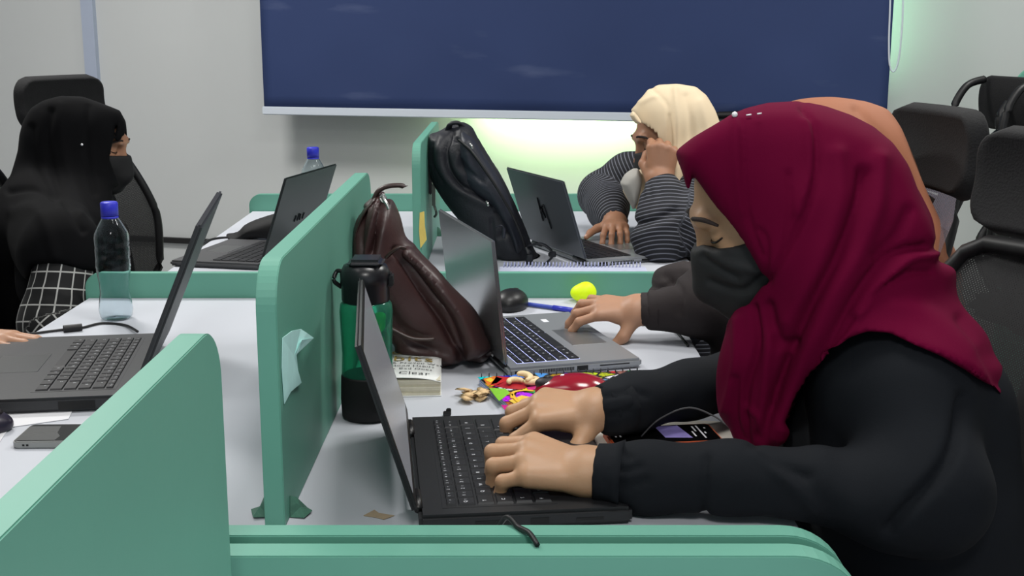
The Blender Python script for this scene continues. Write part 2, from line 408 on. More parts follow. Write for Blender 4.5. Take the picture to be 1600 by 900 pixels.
# ================================================================== WORKSTATIONS
def desk(label, x0, x1, y0, y1):
    e = thing('workstation_desk', label, 'desk', ((x0 + x1) / 2, (y0 + y1) / 2, 0), 'white workstation desks')
    under(bx('table_top', (x0, y0, 0.725), (x1, y1, 0.75), M_desk, None, 0.003), e)
    for xx in (x0 + 0.05, x1 - 0.09):
        for yy in (y0 + 0.03, y1 - 0.07): under(bx('leg', (xx, yy, 0), (xx + 0.04, yy + 0.04, 0.725), M_desk, None, 0.003), e)
desk('white desk holding the dark laptop, clear water bottle and grey phone', -0.853, -0.2575, 1.152, 2.436)
desk('white desk holding the brown handbag and two open laptops', -0.2565, 0.313, 1.152, 2.436)
desk('white desk farther back holding the dark laptop seen from behind', -0.772, -0.204, 2.462, 3.645)
desk('white desk farther back holding the black backpack', -0.203, 0.415, 2.462, 3.645)
desk('white desk nearest the camera below the foreground green panel', -0.853, -0.2575, 0.25, 1.07)
desk('white desk nearest the camera behind the foreground green board', -0.2565, 0.313, 0.25, 1.07)
def rounded_rect(x0, x1, z0, z1, r, corners=(1, 1, 0, 0), n=10):
    """corners: top-left, top-right, bottom-right, bottom-left"""
    P = []
    for (cx, cz, a0, on) in ((x0, z1, 180, corners[0]), (x1, z1, 90, corners[1]), (x1, z0, 0, corners[2]), (x0, z0, -90, corners[3])):
        if not on: P.append((cx, cz)); continue
        sx = 1 if cx == x0 else -1; sz = 1 if cz == z0 else -1; ox, oz = cx + sx * r, cz + sz * r
        for i in range(n + 1):
            a = math.radians(a0 - 90 * i / n); P.append((ox + r * math.cos(a), oz + r * math.sin(a)))
    return P
def board(label, x0, x1, y0, y1, r=0.05, z0=0.69, z1=0.80):
    o = prism('divider_board', rounded_rect(x0, x1, z0, z1, r), 'y', y0, y1, M_green, None, 0.0012)
    return tag(o, label, 'divider', 'low green divider boards across the desks')
board('low green board across the desks, frontmost with rounded right end', -0.87, 0.338, 1.076, 1.106, 0.075)
board('low green board just behind the frontmost one, beside black laptop', -0.87, 0.334, 1.124, 1.151, 0.07)
board('low green board crossing behind the clear bottle and silver laptop', -0.858, 0.342, 2.4365, 2.4585, 0.03)
board('low green board at the far end near the wall', -0.78, 0.43, 3.646, 3.668, 0.035)
def panel(label, x0, x1, y0, y1, z1=1.04, r=0.05):
    e = thing('centre_panel', label, 'partition', ((x0 + x1) / 2, (y0 + y1) / 2, 0.75), 'tall green centre panels')
    under(prism('screen_board', rounded_rect(y0, y1, 0.7505, z1, r), 'x', x0, x1, M_green, None, 0.001), e)
    return e
panel('tall green panel in the left foreground, cut by the frame', -0.268, -0.246, 0.35, 1.012)
P2 = panel('tall green centre panel with mint paper note, beside brown handbag', -0.268, -0.246, 1.262, 2.15)
P3 = panel('tall green centre panel with yellow note, beside black backpack', -0.213, -0.195, 2.63, 3.33)
M_brk = mat('bracket_green', (70, 112, 96), 0.45, var=0.25, vscale=60, bump=0.2, bscale=120)
def bracket(P, x, y, sx):
    """small crumpled corner bracket at the foot of a panel"""
    z = 0.7505; V = []; r2 = random.Random(int(abs(x * 1e4) + y * 1e3))
    pts = [(0, -.014, 0), (0.022, -.02, .002), (0.03, .004, .004), (0.02, .02, .002), (0, .016, 0), (0, -.008, .036), (0.008, .0, .03), (0, .012, .026), (0.014, -.004, .014)]
    V = [(x + sx * a * .75, y + b_ * .75, z + c * .65 + 0.0005) for a, b_, c in pts]
    Fc = [(0, 1, 8, 5), (1, 2, 8), (2, 3, 8), (3, 4, 7, 6), (3, 6, 8), (5, 8, 6), (5, 6, 7)]
    o = pyd('bracket', V, Fc, M_brk); md = o.modifiers.new('s', 'SOLIDIFY'); md.thickness = 0.0015; under(o, P)
bracket(P2, -0.2455, 1.30, 1); bracket(P2, -0.2685, 1.30, -1); bracket(P2, -0.2455, 2.08, 1)
bracket(P3, -0.1945, 2.74, 1); bracket(P3, -0.1945, 3.2, 1)
M_latch = mat('latch_steel', (110, 112, 108), 0.35, 0.8, var=0.1)
e = thing('socket_plate', 'small dark socket plate on the side of the far green panel', 'socket', (-0.194, 2.9, 0.9))
under(bx('plate', (-0.1945, 2.88, 0.90), (-0.188, 2.93, 0.985), M_black, None, 0.002), e)
under(bx('latch', (-0.188, 2.885, 0.87), (-0.18, 2.905, 0.925), M_latch, None, 0.003), e)
under(tube('hook', [(-0.184, 2.895, .875), (-0.178, 2.89, .855), (-0.183, 2.9, .845)], 0.003, M_latch), e)

# ---- paper notes stuck on the panels
def note(name, label, x, pts, m, curl):
    """paper on a panel's side face (plane X = x): outline in pixels, with lifted edge"""
    P = [PX(u, v, x) for u, v in pts]; n = len(P); c = sum(P) / n
    V = [p + np.array([0.0012 + curl[i], 0, 0]) for i, p in enumerate(P)] + [c + np.array([0.002, 0, 0])]
    o = pyd(name, V, [(i, (i + 1) % n, n) for i in range(n)], m); md = o.modifiers.new('s', 'SOLIDIFY'); md.thickness = 0.0006; md.offset = 1
    return o
M_mint = mat('mint_paper', (185, 232, 228), 0.8, var=0.1, vscale=60, detail=6)
M_yel = mat('yellow_paper', (222, 196, 105), 0.8, var=0.06, vscale=40)
tag(note('paper_note', 'torn mint paper note taped to the green panel', -0.246, [(440, 528), (452, 517), (463, 514), (467, 520), (473, 528), (461, 531), (459, 555), (463, 580), (467, 598), (453, 612), (443, 631), (439, 575)], M_mint, [0, .002, .004, .008, .012, .006, .002, .001, .002, 0, 0, 0]), 'torn mint paper note taped to the green panel', 'note')
# the far panel's note sits on its near edge face
P = [PY(u, v, 2.6285) for u, v in [(656, 332), (663, 330), (664, 352), (667, 374), (657, 388), (655, 360)]]
o = pyd('sticky_note', [p + np.array([0, -0.001 - 0.003 * (i in (2, 3)), 0]) for i, p in enumerate(P)], [(0, 1, 2, 3, 4, 5)], M_yel); md = o.modifiers.new('s', 'SOLIDIFY'); md.thickness = 0.0006
tag(o, 'narrow yellow note on the edge of the far green panel', 'note')

# ================================================================== LAPTOPS
M_lapblk = mat('laptop_black', (24, 25, 28), 0.5, var=0.08, vscale=30)
M_lapdark = mat('laptop_charcoal', (44, 45, 48), 0.5, var=0.06, vscale=30, bump=0.03, bscale=300)
M_silver = mat('laptop_silver', (146, 149, 153), 0.32, 0.35, var=0.03, vscale=20)
M_key = mat('key_black', (22, 23, 27), 0.5, var=0.1, vscale=200)
M_keyg = mat('key_charcoal', (30, 30, 33), 0.55, var=0.1, vscale=200)
M_leg = mat('key_legend_white', (225, 228, 235), 0.6)
M_glow = mat('key_backlight', (190, 200, 255), 0.5, emit=(190, 195, 255), estr=0.55)
M_screen = mat('screen_glass', (14, 16, 20), 0.12, spec=0.6)
M_bezel = mat('bezel_black', (14, 14, 16), 0.4)
M_padg = mat('trackpad_grey', (68, 69, 70), 0.35, var=0.03)
M_padb = mat('trackpad_black', (27, 27, 29), 0.45, var=0.05)
M_pads = mat('trackpad_silver', (142, 143, 144), 0.3, 0.7, var=0.03)
M_port = mat('port_dark', (8, 8, 9), 0.6)
ROWS = ['`12345678901234', 'Q1234567890-=<', 'TQWERTYUIOP[]#', 'CASDFGHJKL;\'E', 'SZXCVBNM,./S', 'FWA_AFC<>']
KEYMESH = {}
def keymesh(w, d, m):
    key = (round(w, 4), round(d, 4), m.name)
    if key not in KEYMESH:
        bm = bmesh.new(); bmesh.ops.create_cube(bm, size=1)
        for v in bm.verts:
            t = 0.90 if v.co.z > 0 else 1.0
            v.co = Vector((v.co.x * d * t, v.co.y * w * t, (v.co.z + 0.5) * 0.0022))
        me = bpy.data.meshes.new('key'); bm.to_mesh(me); bm.free(); me.materials.append(m); KEYMESH[key] = me
    return KEYMESH[key]
def laptop(label, hn, hf, user, depth, lidh, tilt, mb, mk, mp, base_h=0.016, joined=False, glow=False, lid_m=None, screen_m=None, kb=(0.012, 0.125), kbw=0.86, pad=(0.135, 0.09, 0.055), logo=None, legend_px=0.0058, lid_t=0.006):
    hn = np.array(hn, float); hf = np.array(hf, float); L = np.linalg.norm((hf - hn)[:2]); z0 = 0.7505
    ydir = (hf - hn) / L; ydir[2] = 0; xdir = np.array([ydir[1], -ydir[0], 0])
    if user < 0: xdir = -xdir; ydir = -ydir
    o = (hn + hf) / 2
    M = Matrix(((xdir[0], ydir[0], 0, o[0]), (xdir[1], ydir[1], 0, o[1]), (0, 0, 1, z0), (0, 0, 0, 1)))
    e = thing('laptop', label, 'laptop', mtx=M)
    H = L / 2; bh = base_h
    base = bx('base', (0, -H, 0.0015), (depth, H, bh), mb, e, 0.004, 2)
    for fx in (0.03, depth - 0.03):
        for fy in (-H + 0.03, H - 0.03): bx('rubber_foot', (fx - .008, fy - .008, 0), (fx + .008, fy + .008, 0.0016), M_port, base)
    kx0, kx1 = kb; kw = L * kbw; zz = bh
    wm = -.0005 if glow else .004
    bx('keyboard_well', (kx0 - wm, -kw / 2 - wm, zz - 0.001), (kx1 + wm, kw / 2 + wm, zz + 0.0003), M_glow if glow else mb, e)
    rows = [0.6, 1, 1, 1, 1, 1]; tot = sum(rows); unit = (kx1 - kx0) / tot; x = kx0; GV = []; KV = []
    for ri, rh in enumerate(rows):
        chars = ROWS[ri]; dx = unit * rh; n = len(chars)
        ws = [1.0] * n
        if ri == 1: ws[-1] = 1.7
        if ri == 2: ws[0] = 1.4; ws[-1] = 1.3
        if ri == 3: ws[0] = 1.7; ws[-1] = 2.0
        if ri == 4: ws[0] = 2.2; ws[-1] = 2.5
        if ri == 5: ws = [1.2, 1, 1.2, 5.2, 1.2, 1, 1.2, 1.3, 1.4]
        sw = sum(ws); y = -kw / 2
        for ci, c in enumerate(chars):
            w = ws[ci] / sw * kw; gap = 0.0026; cx, cy = x + dx / 2, y + w / 2
            if joined: KV.append(box_geo((cx - dx / 2 + gap / 2, cy - w / 2 + gap / 2, zz + .0002), (cx + dx / 2 - gap / 2, cy + w / 2 - gap / 2, zz + .002)))
            else:
                k = bpy.data.objects.new('key', keymesh(w - gap, dx - gap, mk)); COL.objects.link(k); k.parent = e; k.location = (cx, cy, zz + 0.0003)
            if c != '_' and not joined:
                sz = legend_px * (0.75 if ri == 0 else 1.0)
                gv, gf, _ = text_geo(c, sz, (cx + sz * 0.1, cy - w * 0.28, zz + 0.0027), (0, 1, 0), (-1, 0, 0)); GV.append((gv, gf))
                if ri in (0, 1): gv, gf, _ = text_geo('F' if ri == 0 else '!', sz * 0.8, (cx + sz * 0.1, cy + w * 0.12, zz + 0.0027), (0, 1, 0), (-1, 0, 0)); GV.append((gv, gf))
            y += w
        x += dx
    if joined: V, Fc = join_geo(KV); k = pyd('keys', V, Fc, mk, e); k['kind'] = 'stuff'
    else: V, Fc = join_geo(GV); pyd('key_legends', V, Fc, M_leg, e)
    px_, pw, pd = pad
    tp = bx('touchpad', (px_, -pw / 2 - 0.012, zz - 0.001), (px_ + pd, pw / 2 - 0.012, zz + 0.0006), mp, e, 0.0005, 1)
    # lid
    a = math.radians(tilt); ML = Matrix(((-math.sin(a), 0, math.cos(a), 0.004), (0, 1, 0, 0), (math.cos(a), 0, math.sin(a), bh + 0.001), (0, 0, 0, 1)))
    # lid local: x' = up along lid, y' = along hinge, z' = towards the user
    ML = Matrix(((-math.sin(a), 0, math.cos(a), 0.0), (0, 1, 0, 0), (math.cos(a), 0, math.sin(a), bh + 0.001), (0, 0, 0, 1)))
    lid = bx('lid', (0.004, -H, -lid_t), (lidh, H, 0), lid_m or mb, e, 0.0028, 2, ML)
    bx('bezel', (0.010, -H + 0.004, -0.0003), (lidh - 0.003, H - 0.004, 0.0006), M_bezel, lid, 0, 1, ML)
    bx('screen', (0.022, -H + 0.012, 0.0004), (lidh - 0.012, H - 0.012, 0.0009), screen_m or M_screen, lid, 0, 1, ML)
    for sy in (-1, 1):
        V, Fc = tube_geo([(0.0, sy * H * 0.72 - 0.025, bh - 0.001), (0.0, sy * H * 0.72 + 0.025, bh - 0.001)], 0.0052, 10); pyd('hinge', V, Fc, M_bezel, e, True)
    return e, M, ML, H, lid, base
def lap_side(e, y, items, bh, H):
    """ports and vents on the side at local y"""
    for (x0, x1, z0, z1, n) in items:
        if n == 1: bx('port', (x0, y - 0.0006, z0), (x1, y + 0.0006, z1), M_port, e)
        else:
            w = (x1 - x0) / n
            V, Fc = join_geo([box_geo((x0 + i * w, y - .0006, z0), (x0 + i * w + w * .55, y + .0006, z1)) for i in range(n)]); pyd('vent', V, Fc, M_port, e)
M_scrpale = mat('screen_pale_reflection', (120, 122, 126), 0.2, var=0.25, vscale=18)
lp1, *_r = laptop('black laptop under the hands of the maroon-scarfed woman', (-0.099, 1.243, .765), (-0.138, 1.592, .765), 1, 0.232, 0.2, 17, M_lapblk, M_key, M_padb, 0.02, kb=(0.03, 0.148), pad=(0.165, 0.095, 0.052), screen_m=mat('screen_lit_grey', (90, 92, 96), 0.25, var=.2, vscale=9, emit=(150, 152, 158), estr=0.22))
H1 = _r[2]
lap_side(lp1, -H1, [(0.06, 0.1, .006, .012, 1), (0.12, 0.14, .006, .013, 1), (.17, .2, .008, .011, 1)], .02, H1)
bx('touchpad_button', (0.152, -0.06, 0.0195), (0.163, 0.036, 0.0208), M_key, lp1, 0.0005, 1)
lathe('pointing_nub', [(0.0035, 0), (0.004, 0.0035), (0.002, 0.0045)], (0.098, -0.012, 0.0205), mat('nub_blue', (40, 60, 150), 0.6), lp1, 10)
lp2, *_r = laptop('silver laptop with backlit keys beside the brown handbag', (-0.005, 1.844, .765), (-0.105, 2.18, .765), 1, 0.222, 0.203, 6, M_silver, M_key, M_pads, 0.016, glow=True, pad=(0.142, 0.11, 0.062), kb=(0.02, 0.126), lid_m=mat('lid_silver', (150, 152, 156), 0.24, 0.8, var=.02))
H2 = _r[2]; lap_side(lp2, -H2, [(.01, .022, .006, .011, 1), (.05, .108, .006, .011, 22), (.112, .13, .004, .012, 1), (.15, .2, .009, .0105, 1)], .016, H2)
bx('sticker', (0.148, 0.105, 0.016), (0.158, 0.125, 0.0165), M_leg, lp2)
lp3, *_r = laptop('charcoal laptop beside the clear water bottle, lid seen edge-on', (-0.539, 1.685, .77), (-0.595, 2.055, .77), -1, 0.26, 0.262, 23, M_lapdark, M_keyg, M_padg, 0.022, kb=(0.03, 0.14), kbw=0.8, pad=(0.158, 0.105, 0.075), lid_t=0.009)
H3 = _r[2]; lap_side(lp3, H3, [(0.012, 0.024, .008, .013, 1), (0.05, 0.1, .005, .017, 1)], .022, H3)
lp4, *_r = laptop('dark laptop on the far left desk, its lid back facing the camera', (-0.565, 2.72, .765), (-0.495, 3.02, .765), -1, 0.22, 0.207, 19, mat('laptop_greyblack', (70, 70, 72), 0.45, var=0.05), M_keyg, M_padg, 0.014, joined=True, lid_m=mat('lid_dark_grey', (40, 43, 44), 0.4, var=0.05))
ML4, L4 = _r[1], _r[3]
lp5, *_r = laptop('grey laptop beside the black backpack, in front of striped sleeves', (0.172, 2.758, .765), (0.045, 3.045, .765), 1, 0.215, 0.195, 18, M_silver, M_key, M_pads, 0.014, joined=True, lid_m=mat('lid_dark_silver', (96, 100, 106), 0.3, 0.5, var=0.03))
ML5, H5, L5 = _r[1], _r[2], _r[3]
lap_side(lp5, -H5, [(.03, .05, .004, .009, 1), (.06, .12, .005, .009, 14), (.14, .16, .004, .009, 1)], .014, H5)
M_logo = mat('logo_dark', (18, 20, 24), 0.25, 0.4)
def logo_lines(lines, ML, lid, zoff):
    parts = [tube_geo([ML @ Vector((a[0], a[1], zoff)), ML @ Vector((b_[0], b_[1], zoff))], 0.0022, 6) for a, b_ in lines]
    V, Fc = join_geo(parts); pyd('logo', V, Fc, M_logo, lid)
logo_lines([((.075, .018), (.135, .012)), ((.10, .015), (.112, .004)), ((.112, .004), (.085, -.002)), ((.06, -.016), (.12, -.012)), ((.12, -.012), (.115, .0))], ML5, L5, -0.0065)
logo_lines([((.085, .03), (.10, .027)), ((.085, .012), (.103, .01)), ((.10, .002), (.085, -.002)), ((.085, -.018), (.10, -.02))], ML4, L4, -0.0063)

# ================================================================== DESK THINGS
M_clear = mat('clear_plastic', (235, 242, 245), 0.05, trans=1.0, ior=1.2)
M_cap = mat('blue_cap', (48, 52, 190), 0.4, var=0.05)
M_water = mat('water', (240, 246, 250), 0.02, trans=1.0, ior=1.33)
def water_bottle(label, x, y, s=1.0, rot=0):
    e = thing('water_bottle', label, 'bottle', (x, y, 0.7505), 'clear water bottles with blue caps')
    r = 0.034 * s; H = 0.232 * s
    prof = [(0.001, .004), (r * .75, 0.0), (r * .92, .006), (r * .98, .02), (r * .93, .035), (r * .84, .055), (r * .86, .075), (r * .97, .098), (r * .985, .10), (r * .96, .103), (r * 1.0, .106), (r * 1.0, .12), (r * .97, .124), (r * 1.0, .128), (r * 1.0, .143), (r * .97, .147), (r * 1.0, .151), (r, .166), (r * .96, .174), (r * .72, .19), (r * .5, .203), (r * .40, .208), (r * .40, .218)]
    prof = [(a, b_ * s) for a, b_ in prof]
    inner = [(max(a - 0.0009, 0.0005), b_ + (0.001 if i < 2 else 0)) for i, (a, b_) in enumerate(prof)][::-1]
    under(lathe('bottle_body', prof + inner, (x, y, .7505), M_clear, None, 40, cap=False), e)
    c = lathe('cap', [(r * .5, .209 * s), (r * .5, .2335 * s), (r * .44, .236 * s), (0.001, .2362 * s)], (x, y, .7505), M_cap, None, 28); under(c, e)
    ring = lathe('neck_ring', [(r * .44, .2035 * s), (r * .49, .204 * s), (r * .49, .2075 * s), (r * .44, .208 * s)], (x, y, .7505), M_cap, None, 28); under(ring, e)
    return e
bp = PZ(180, 501); water_bottle('clear empty water bottle with blue cap beside the charcoal laptop', bp[0] - .002, bp[1] + .015, 0.93)
bp = PZ(492, 365); water_bottle('water bottle with blue cap behind the far dark laptop', -0.525, 3.27, .95)

def shk(p): return [(a_, b2 * 0.92) for a_, b2 in p]
# green shaker bottle
bp = PZ(574, 652); bx0, by0 = -0.2, 1.655
e = thing('shaker_bottle', 'green translucent drinking bottle with black flip lid beside brown handbag', 'bottle', (bx0, by0, 0.7505))
M_grn = mat('green_tritan', (110, 215, 185), 0.08, trans=0.9, ior=1.25)
r = 0.0365
prof = [(0.002, .02), (r * .95, .02), (r, .05), (r * .94, .1), (r * .98, .14), (r, .165), (r * .96, .176), (r * .8, .183)]
prof = shk(prof)
under(lathe('bottle_body', prof + [(a - .0025 if a > .01 else a, b_ + (.002 if i < 2 else -.0005)) for i, (a, b_) in enumerate(prof)][::-1], (bx0, by0, .7505), M_grn, None, 40, cap=False), e)
under(lathe('base_sleeve', shk([(r * .9, 0), (r * 1.0, .004), (r * 1.03, .03), (r * 1.0, .065), (r * .985, .068), (r * .93, .05), (0.002, .018)]), (bx0, by0, .7505), M_blackm, None, 40), e)
lidp = [(r * .82, .178), (r * .9, .182), (r * .9, .205), (r * .94, .207), (r * .94, .222), (r * .8, .234), (r * .5, .238), (0.001, .2385)]
c = under(lathe('lid', shk(lidp), (bx0, by0, .7505), mat('lid_black', (26, 26, 30), 0.3), None, 36), e)
o = bx('flip_cap', (bx0 - .022, by0 - .026, .7505 + .213), (bx0 + .026, by0 + .026, .7505 + .226), mat('flip_black', (34, 34, 38), 0.28), None, 0.006, 3); under(o, e)
under(tube('carry_loop', [(bx0 - r * .9, by0, .935), (bx0 - r * 1.15, by0 - .005, .945), (bx0 - r * 1.05, by0, .957), (bx0 - r * .8, by0 - .005, .957)], 0.003, M_black), e)
under(bx('lid_hinge', (bx0 + r * .86, by0 - .012, .935), (bx0 + r * 1.05, by0 + .012, .955), M_black, None, 0.003), e)
M_leaf = mat('green_pieces', (90, 190, 40), 0.5, var=0.3, vscale=80)
for i, (a, b_, c_) in enumerate([(.012, 0.004, .10), (.016, -.006, .135), (.004, .012, .12)]):
    g = Grid((bx0 - .04, by0 - .04, .8), (bx0 + .05, by0 + .05, .95), .0025)
    P = np.array([bx0 + a, by0 + b_, .7505 + c_]); g.ell(P, (.011, .009, .015), .004); g.ell(P + [.005, 0, .01], (.007, .008, .006), .004)
    V, Q = g.mesh(2); under(npmesh('fruit_piece', V, Q, M_leaf), e)

# ---- book
M_cover = mat('book_cover_white', (226, 228, 226), 0.45, var=0.03, vscale=20)
M_pages = mat('book_pages', (206, 200, 180), 0.85, var=0.12, vscale=120)
M_gold = mat('title_gold', (150, 130, 70), 0.5, var=0.4, vscale=150); M_ink = mat('print_black', (45, 45, 52), 0.6)
bk_rot = math.radians(3)
MB = Matrix.Translation((-0.170, 1.748, 0.7505)) @ Matrix.Rotation(bk_rot, 4, 'Z')
e = thing('paperback_book', 'white paperback book with bold title lying under the handbag', 'book', mtx=MB)
bw, bd, bh = 0.066, 0.205, 0.026      # half width, depth, thickness
pg = []; nlay = 7
for i in range(nlay):
    z0 = 0.0016 + i * (bh - .0032) / nlay; pg.append(box_geo((-bw + .001 + .0012 * (i % 2), 0.002 + 0.0012 * ((i * 5) % 3), z0), (bw - .001, bd - .002, z0 + (bh - .0032) / nlay - .0002 * (i % 3))))
V, Fc = join_geo(pg); pyd('page_block', V, Fc, M_pages, e)
bx('back_cover', (-bw, 0, 0), (bw, bd, 0.0014), M_cover, e)
n = 12; V = []; Fc = []
for i in range(n + 1):
    x = -bw + 2 * bw * i / n
    for y in (0.0, 0.03, bd): V.append((x, y, bh - 0.001 + 0.004 * math.sin(math.pi * i / n) - (0.004 * max(0, (i - 9) / 3) ** 2) * (1 if y < .02 else .4)))
for i in range(n):
    for j in range(2): Fc.append((i * 3 + j, (i + 1) * 3 + j, (i + 1) * 3 + j + 1, i * 3 + j + 1))
fc = pyd('front_cover', V, Fc, M_cover, e, True); md = fc.modifiers.new('s', 'SOLIDIFY'); md.thickness = 0.0008; md.offset = 1
zt_ = bh + 0.0048
def btext(name, s, size, x, y, m):
    V, Fc, w = text_geo(s, size, (x, y, zt_), (1, 0, 0), (0, 1, 0))
    V = [np.array([p[0], p[1], bh + 0.0006 + 0.004 * math.sin(math.pi * (p[0] + bw) / (2 * bw)) - .004 * max(0, ((p[0] + bw) / (2 * bw) * 12 - 9) / 3) ** 2 * .5 + .0006]) for p in V]
    pyd(name, V, Fc, m, e)
btext('title', 'Atomic', 0.040, -.060, .128, M_gold); btext('title', 'Habits', 0.040, -.058, .09, M_gold)
btext('subtitle', 'An Easy & Proven Way', 0.0118, -.055, .074, M_ink); btext('subtitle', 'to Build Good Habits', 0.0118, -.055, .058, M_ink); btext('subtitle', '& Break Bad Ones', 0.0118, -.045, .042, M_ink)
btext('author', 'James Clear', 0.0195, -.052, .016, M_ink)

# ---- phones
M_phoneg = mat('phone_grey_metal', (140, 141, 140), 0.4, 0.1, var=0.03); M_phonerefl = mat('phone_reflection_grey', (84, 84, 84), 0.15, spec=0.6); M_glassk = mat('phone_glass_black', (12, 12, 13), 0.12)
def phone(label, A, B, w, h, mb, ms):
    A = np.array(A, float); B = np.array(B, float); L = np.linalg.norm(B - A); x = (B - A) / L; y = np.array([-x[1], x[0], 0]); o = (A + B) / 2
    M = Matrix(((x[0], y[0], 0, o[0]), (x[1], y[1], 0, o[1]), (0, 0, 1, 0.7505), (0, 0, 0, 1)))
    e = thing('phone', label, 'phone', mtx=M)
    o = prism('body', rounded_rect(-L / 2, L / 2, -0.0, w, 0.009, (1, 1, 1, 1), 5), 'z', 0, h, mb, e, 0.0015, 2)
    s = prism('screen', rounded_rect(-L / 2 + .003, L / 2 - .003, 0.003, w - .003, 0.007, (1, 1, 1, 1), 5), 'z', h - .0005, h + .0004, ms, e)
    return e, L
a = PZ(18, 702); b_ = a + np.array([0.148, .004, 0])
pe, pL = phone('grey phone lying face up beside the green foreground panel', a, b_, 0.073, 0.0095, M_phoneg, M_glassk)
prism('painted_reflection', [(-pL / 2 + .003, .004), (-.02, .004), (-.018, .02), (-.026, .035), (-.03, .062), (-pL / 2 + .003, .062)], 'z', .0098, .0101, M_phonerefl, pe)  # grey patch paints a reflection onto the black phone screen
bx('speaker_port', (-pL / 2 + .014, -.0004, .0035), (-pL / 2 + .017, .0004, .006), M_port, pe); bx('speaker_port', (-pL / 2 + .019, -.0004, .0035), (-pL / 2 + .022, .0004, .006), M_port, pe)
M_or = mat('orange_case', (196, 92, 52), 0.5, var=0.06)
a = PZ(958, 709); b_ = PZ(1158, 716, .75)
a = np.array([0.129, 1.500, 0]); b_ = np.array([0.274, 1.520, 0])
oe, oL = phone('phone in orange case between the maroon-scarfed woman\'s forearms', a, b_, 0.072, 0.011, M_or, M_glassk)
M_lil = mat('screen_lilac', (130, 120, 175), 0.3, var=0.35, vscale=60, emit=(120, 110, 170), estr=0.12); M_scrw = mat('screen_text', (190, 190, 195), 0.4, emit=(200, 200, 200), estr=0.12)
prism('screen_picture', [(.0, .02), (.035, .015), (.028, .066), (-.003, .066)], 'z', .0114, .0116, M_lil, oe)
prism('screen_picture', [(-.052, .05), (-.035, .05), (-.035, .066), (-.052, .066)], 'z', .0114, .0116, M_lil, oe)
V, Fc = join_geo([box_geo((x, y, .0114), (x + .0022, y + l, .0116)) for x, y, l in [(-.064, .03, .02), (-.058, .03, .025), (.04, .02, .02), (.045, .04, .02), (.051, .012, .05), (.056, .03, .006), (.06, .05, .004)]]); pyd('screen_text', V, Fc, M_scrw, oe)['kind'] = 'stuff'

# ---- paper sheets
M_paper = mat('white_paper', (226, 226, 230), 0.85, var=0.02)
def sheet(name, label, pts, m, z=0.7506, cat='paper', th=0.0006):
    P = [PZ(u, v, z)[:2] for u, v in pts]; return tag(prism(name, [tuple(p) for p in P], 'z', z, z + th, m), label, cat)
sheet('paper_sheet', 'white paper sheet between charcoal laptop and grey phone', [(0, 690), (0, 640), (60, 640), (118, 632), (107, 655), (15, 668)], M_paper)
sheet('paper_sheet', 'crumpled white paper under the orange phone', [(915, 690), (950, 668), (1040, 655), (1140, 660), (1145, 690), (1010, 735), (950, 720)], mat('paper_cream', (205, 200, 190), 0.85, var=0.15, vscale=90, detail=5))

sheet('paper_scrap', 'small torn tan scrap on the desk left of the black laptop', [(568, 806), (585, 797), (592, 802), (616, 806), (600, 812), (588, 809)], mat('scrap_tan', (170, 150, 125), .8, var=.2, vscale=90))
# ---- colourful notebook, mouse, nuts
M_edge = mat('page_edge_blue', (190, 200, 232), 0.7, var=0.15, vscale=300)
mc = bpy.data.materials.new('doodle_cover'); mc.use_nodes = True; nt = mc.node_tree; bs = nt.nodes['Principled BSDF']; bs.inputs['Roughness'].default_value = 0.35
tc = nt.nodes.new('ShaderNodeTexCoord'); vo = nt.nodes.new('ShaderNodeTexVoronoi'); vo.inputs['Scale'].default_value = 38; nt.links.new(tc.outputs['Object'], vo.inputs['Vector'])
hs = nt.nodes.new('ShaderNodeHueSaturation'); hs.inputs['Saturation'].default_value = 1.6; hs.inputs['Value'].default_value = 0.8; nt.links.new(vo.outputs['Color'], hs.inputs['Color'])
ve = nt.nodes.new('ShaderNodeTexVoronoi'); ve.feature = 'DISTANCE_TO_EDGE'; ve.inputs['Scale'].default_value = 38; nt.links.new(tc.outputs['Object'], ve.inputs['Vector'])
v2 = nt.nodes.new('ShaderNodeTexVoronoi'); v2.inputs['Scale'].default_value = 210; nt.links.new(tc.outputs['Object'], v2.inputs['Vector'])
cr = nt.nodes.new('ShaderNodeValToRGB'); cr.color_ramp.elements[0].position = 0.05; cr.color_ramp.elements[1].position = 0.09; nt.links.new(ve.outputs['Distance'], cr.inputs['Fac'])
c2 = nt.nodes.new('ShaderNodeValToRGB'); c2.color_ramp.elements[0].position = 0.25; c2.color_ramp.elements[1].position = 0.45; nt.links.new(v2.outputs['Distance'], c2.inputs['Fac'])
mu = nt.nodes.new('ShaderNodeMix'); mu.data_type = 'RGBA'; mu.blend_type = 'MULTIPLY'; mu.inputs[0].default_value = 1; nt.links.new(hs.outputs[0], mu.inputs[6]); nt.links.new(cr.outputs[0], mu.inputs[7])
mu2 = nt.nodes.new('ShaderNodeMix'); mu2.data_type = 'RGBA'; nt.links.new(c2.outputs[0], mu2.inputs[0]); nt.links.new(mu.outputs[2], mu2.inputs[7]); mu2.inputs[6].default_value = lin((40, 20, 45)) + (1,)
nt.links.new(mu2.outputs[2], bs.inputs['Base Color'])
zn = 0.762
A_, B_, C_ = PZ(752, 590, zn), PZ(812, 655, zn), PZ(1120, 573, zn)
D_ = A_ + (C_ - A_); B_ = np.array([0.012, 1.62, zn]); A_ = np.array([-0.052, 1.815, zn]); C_ = np.array([0.20, 1.855, zn]); E_ = np.array([0.225, 1.665, zn])
e = thing('notebook', 'thick notebook with bright doodle cover under the red mouse', 'notebook', (0.06, 1.74, 0.7505))
q = [A_, B_, E_, C_]
under(prism('cover', [tuple(p[:2]) for p in q], 'z', zn - .001, zn, mc), e)
ins = [p + (sum(q) / 4 - p) * 0.02 for p in q]
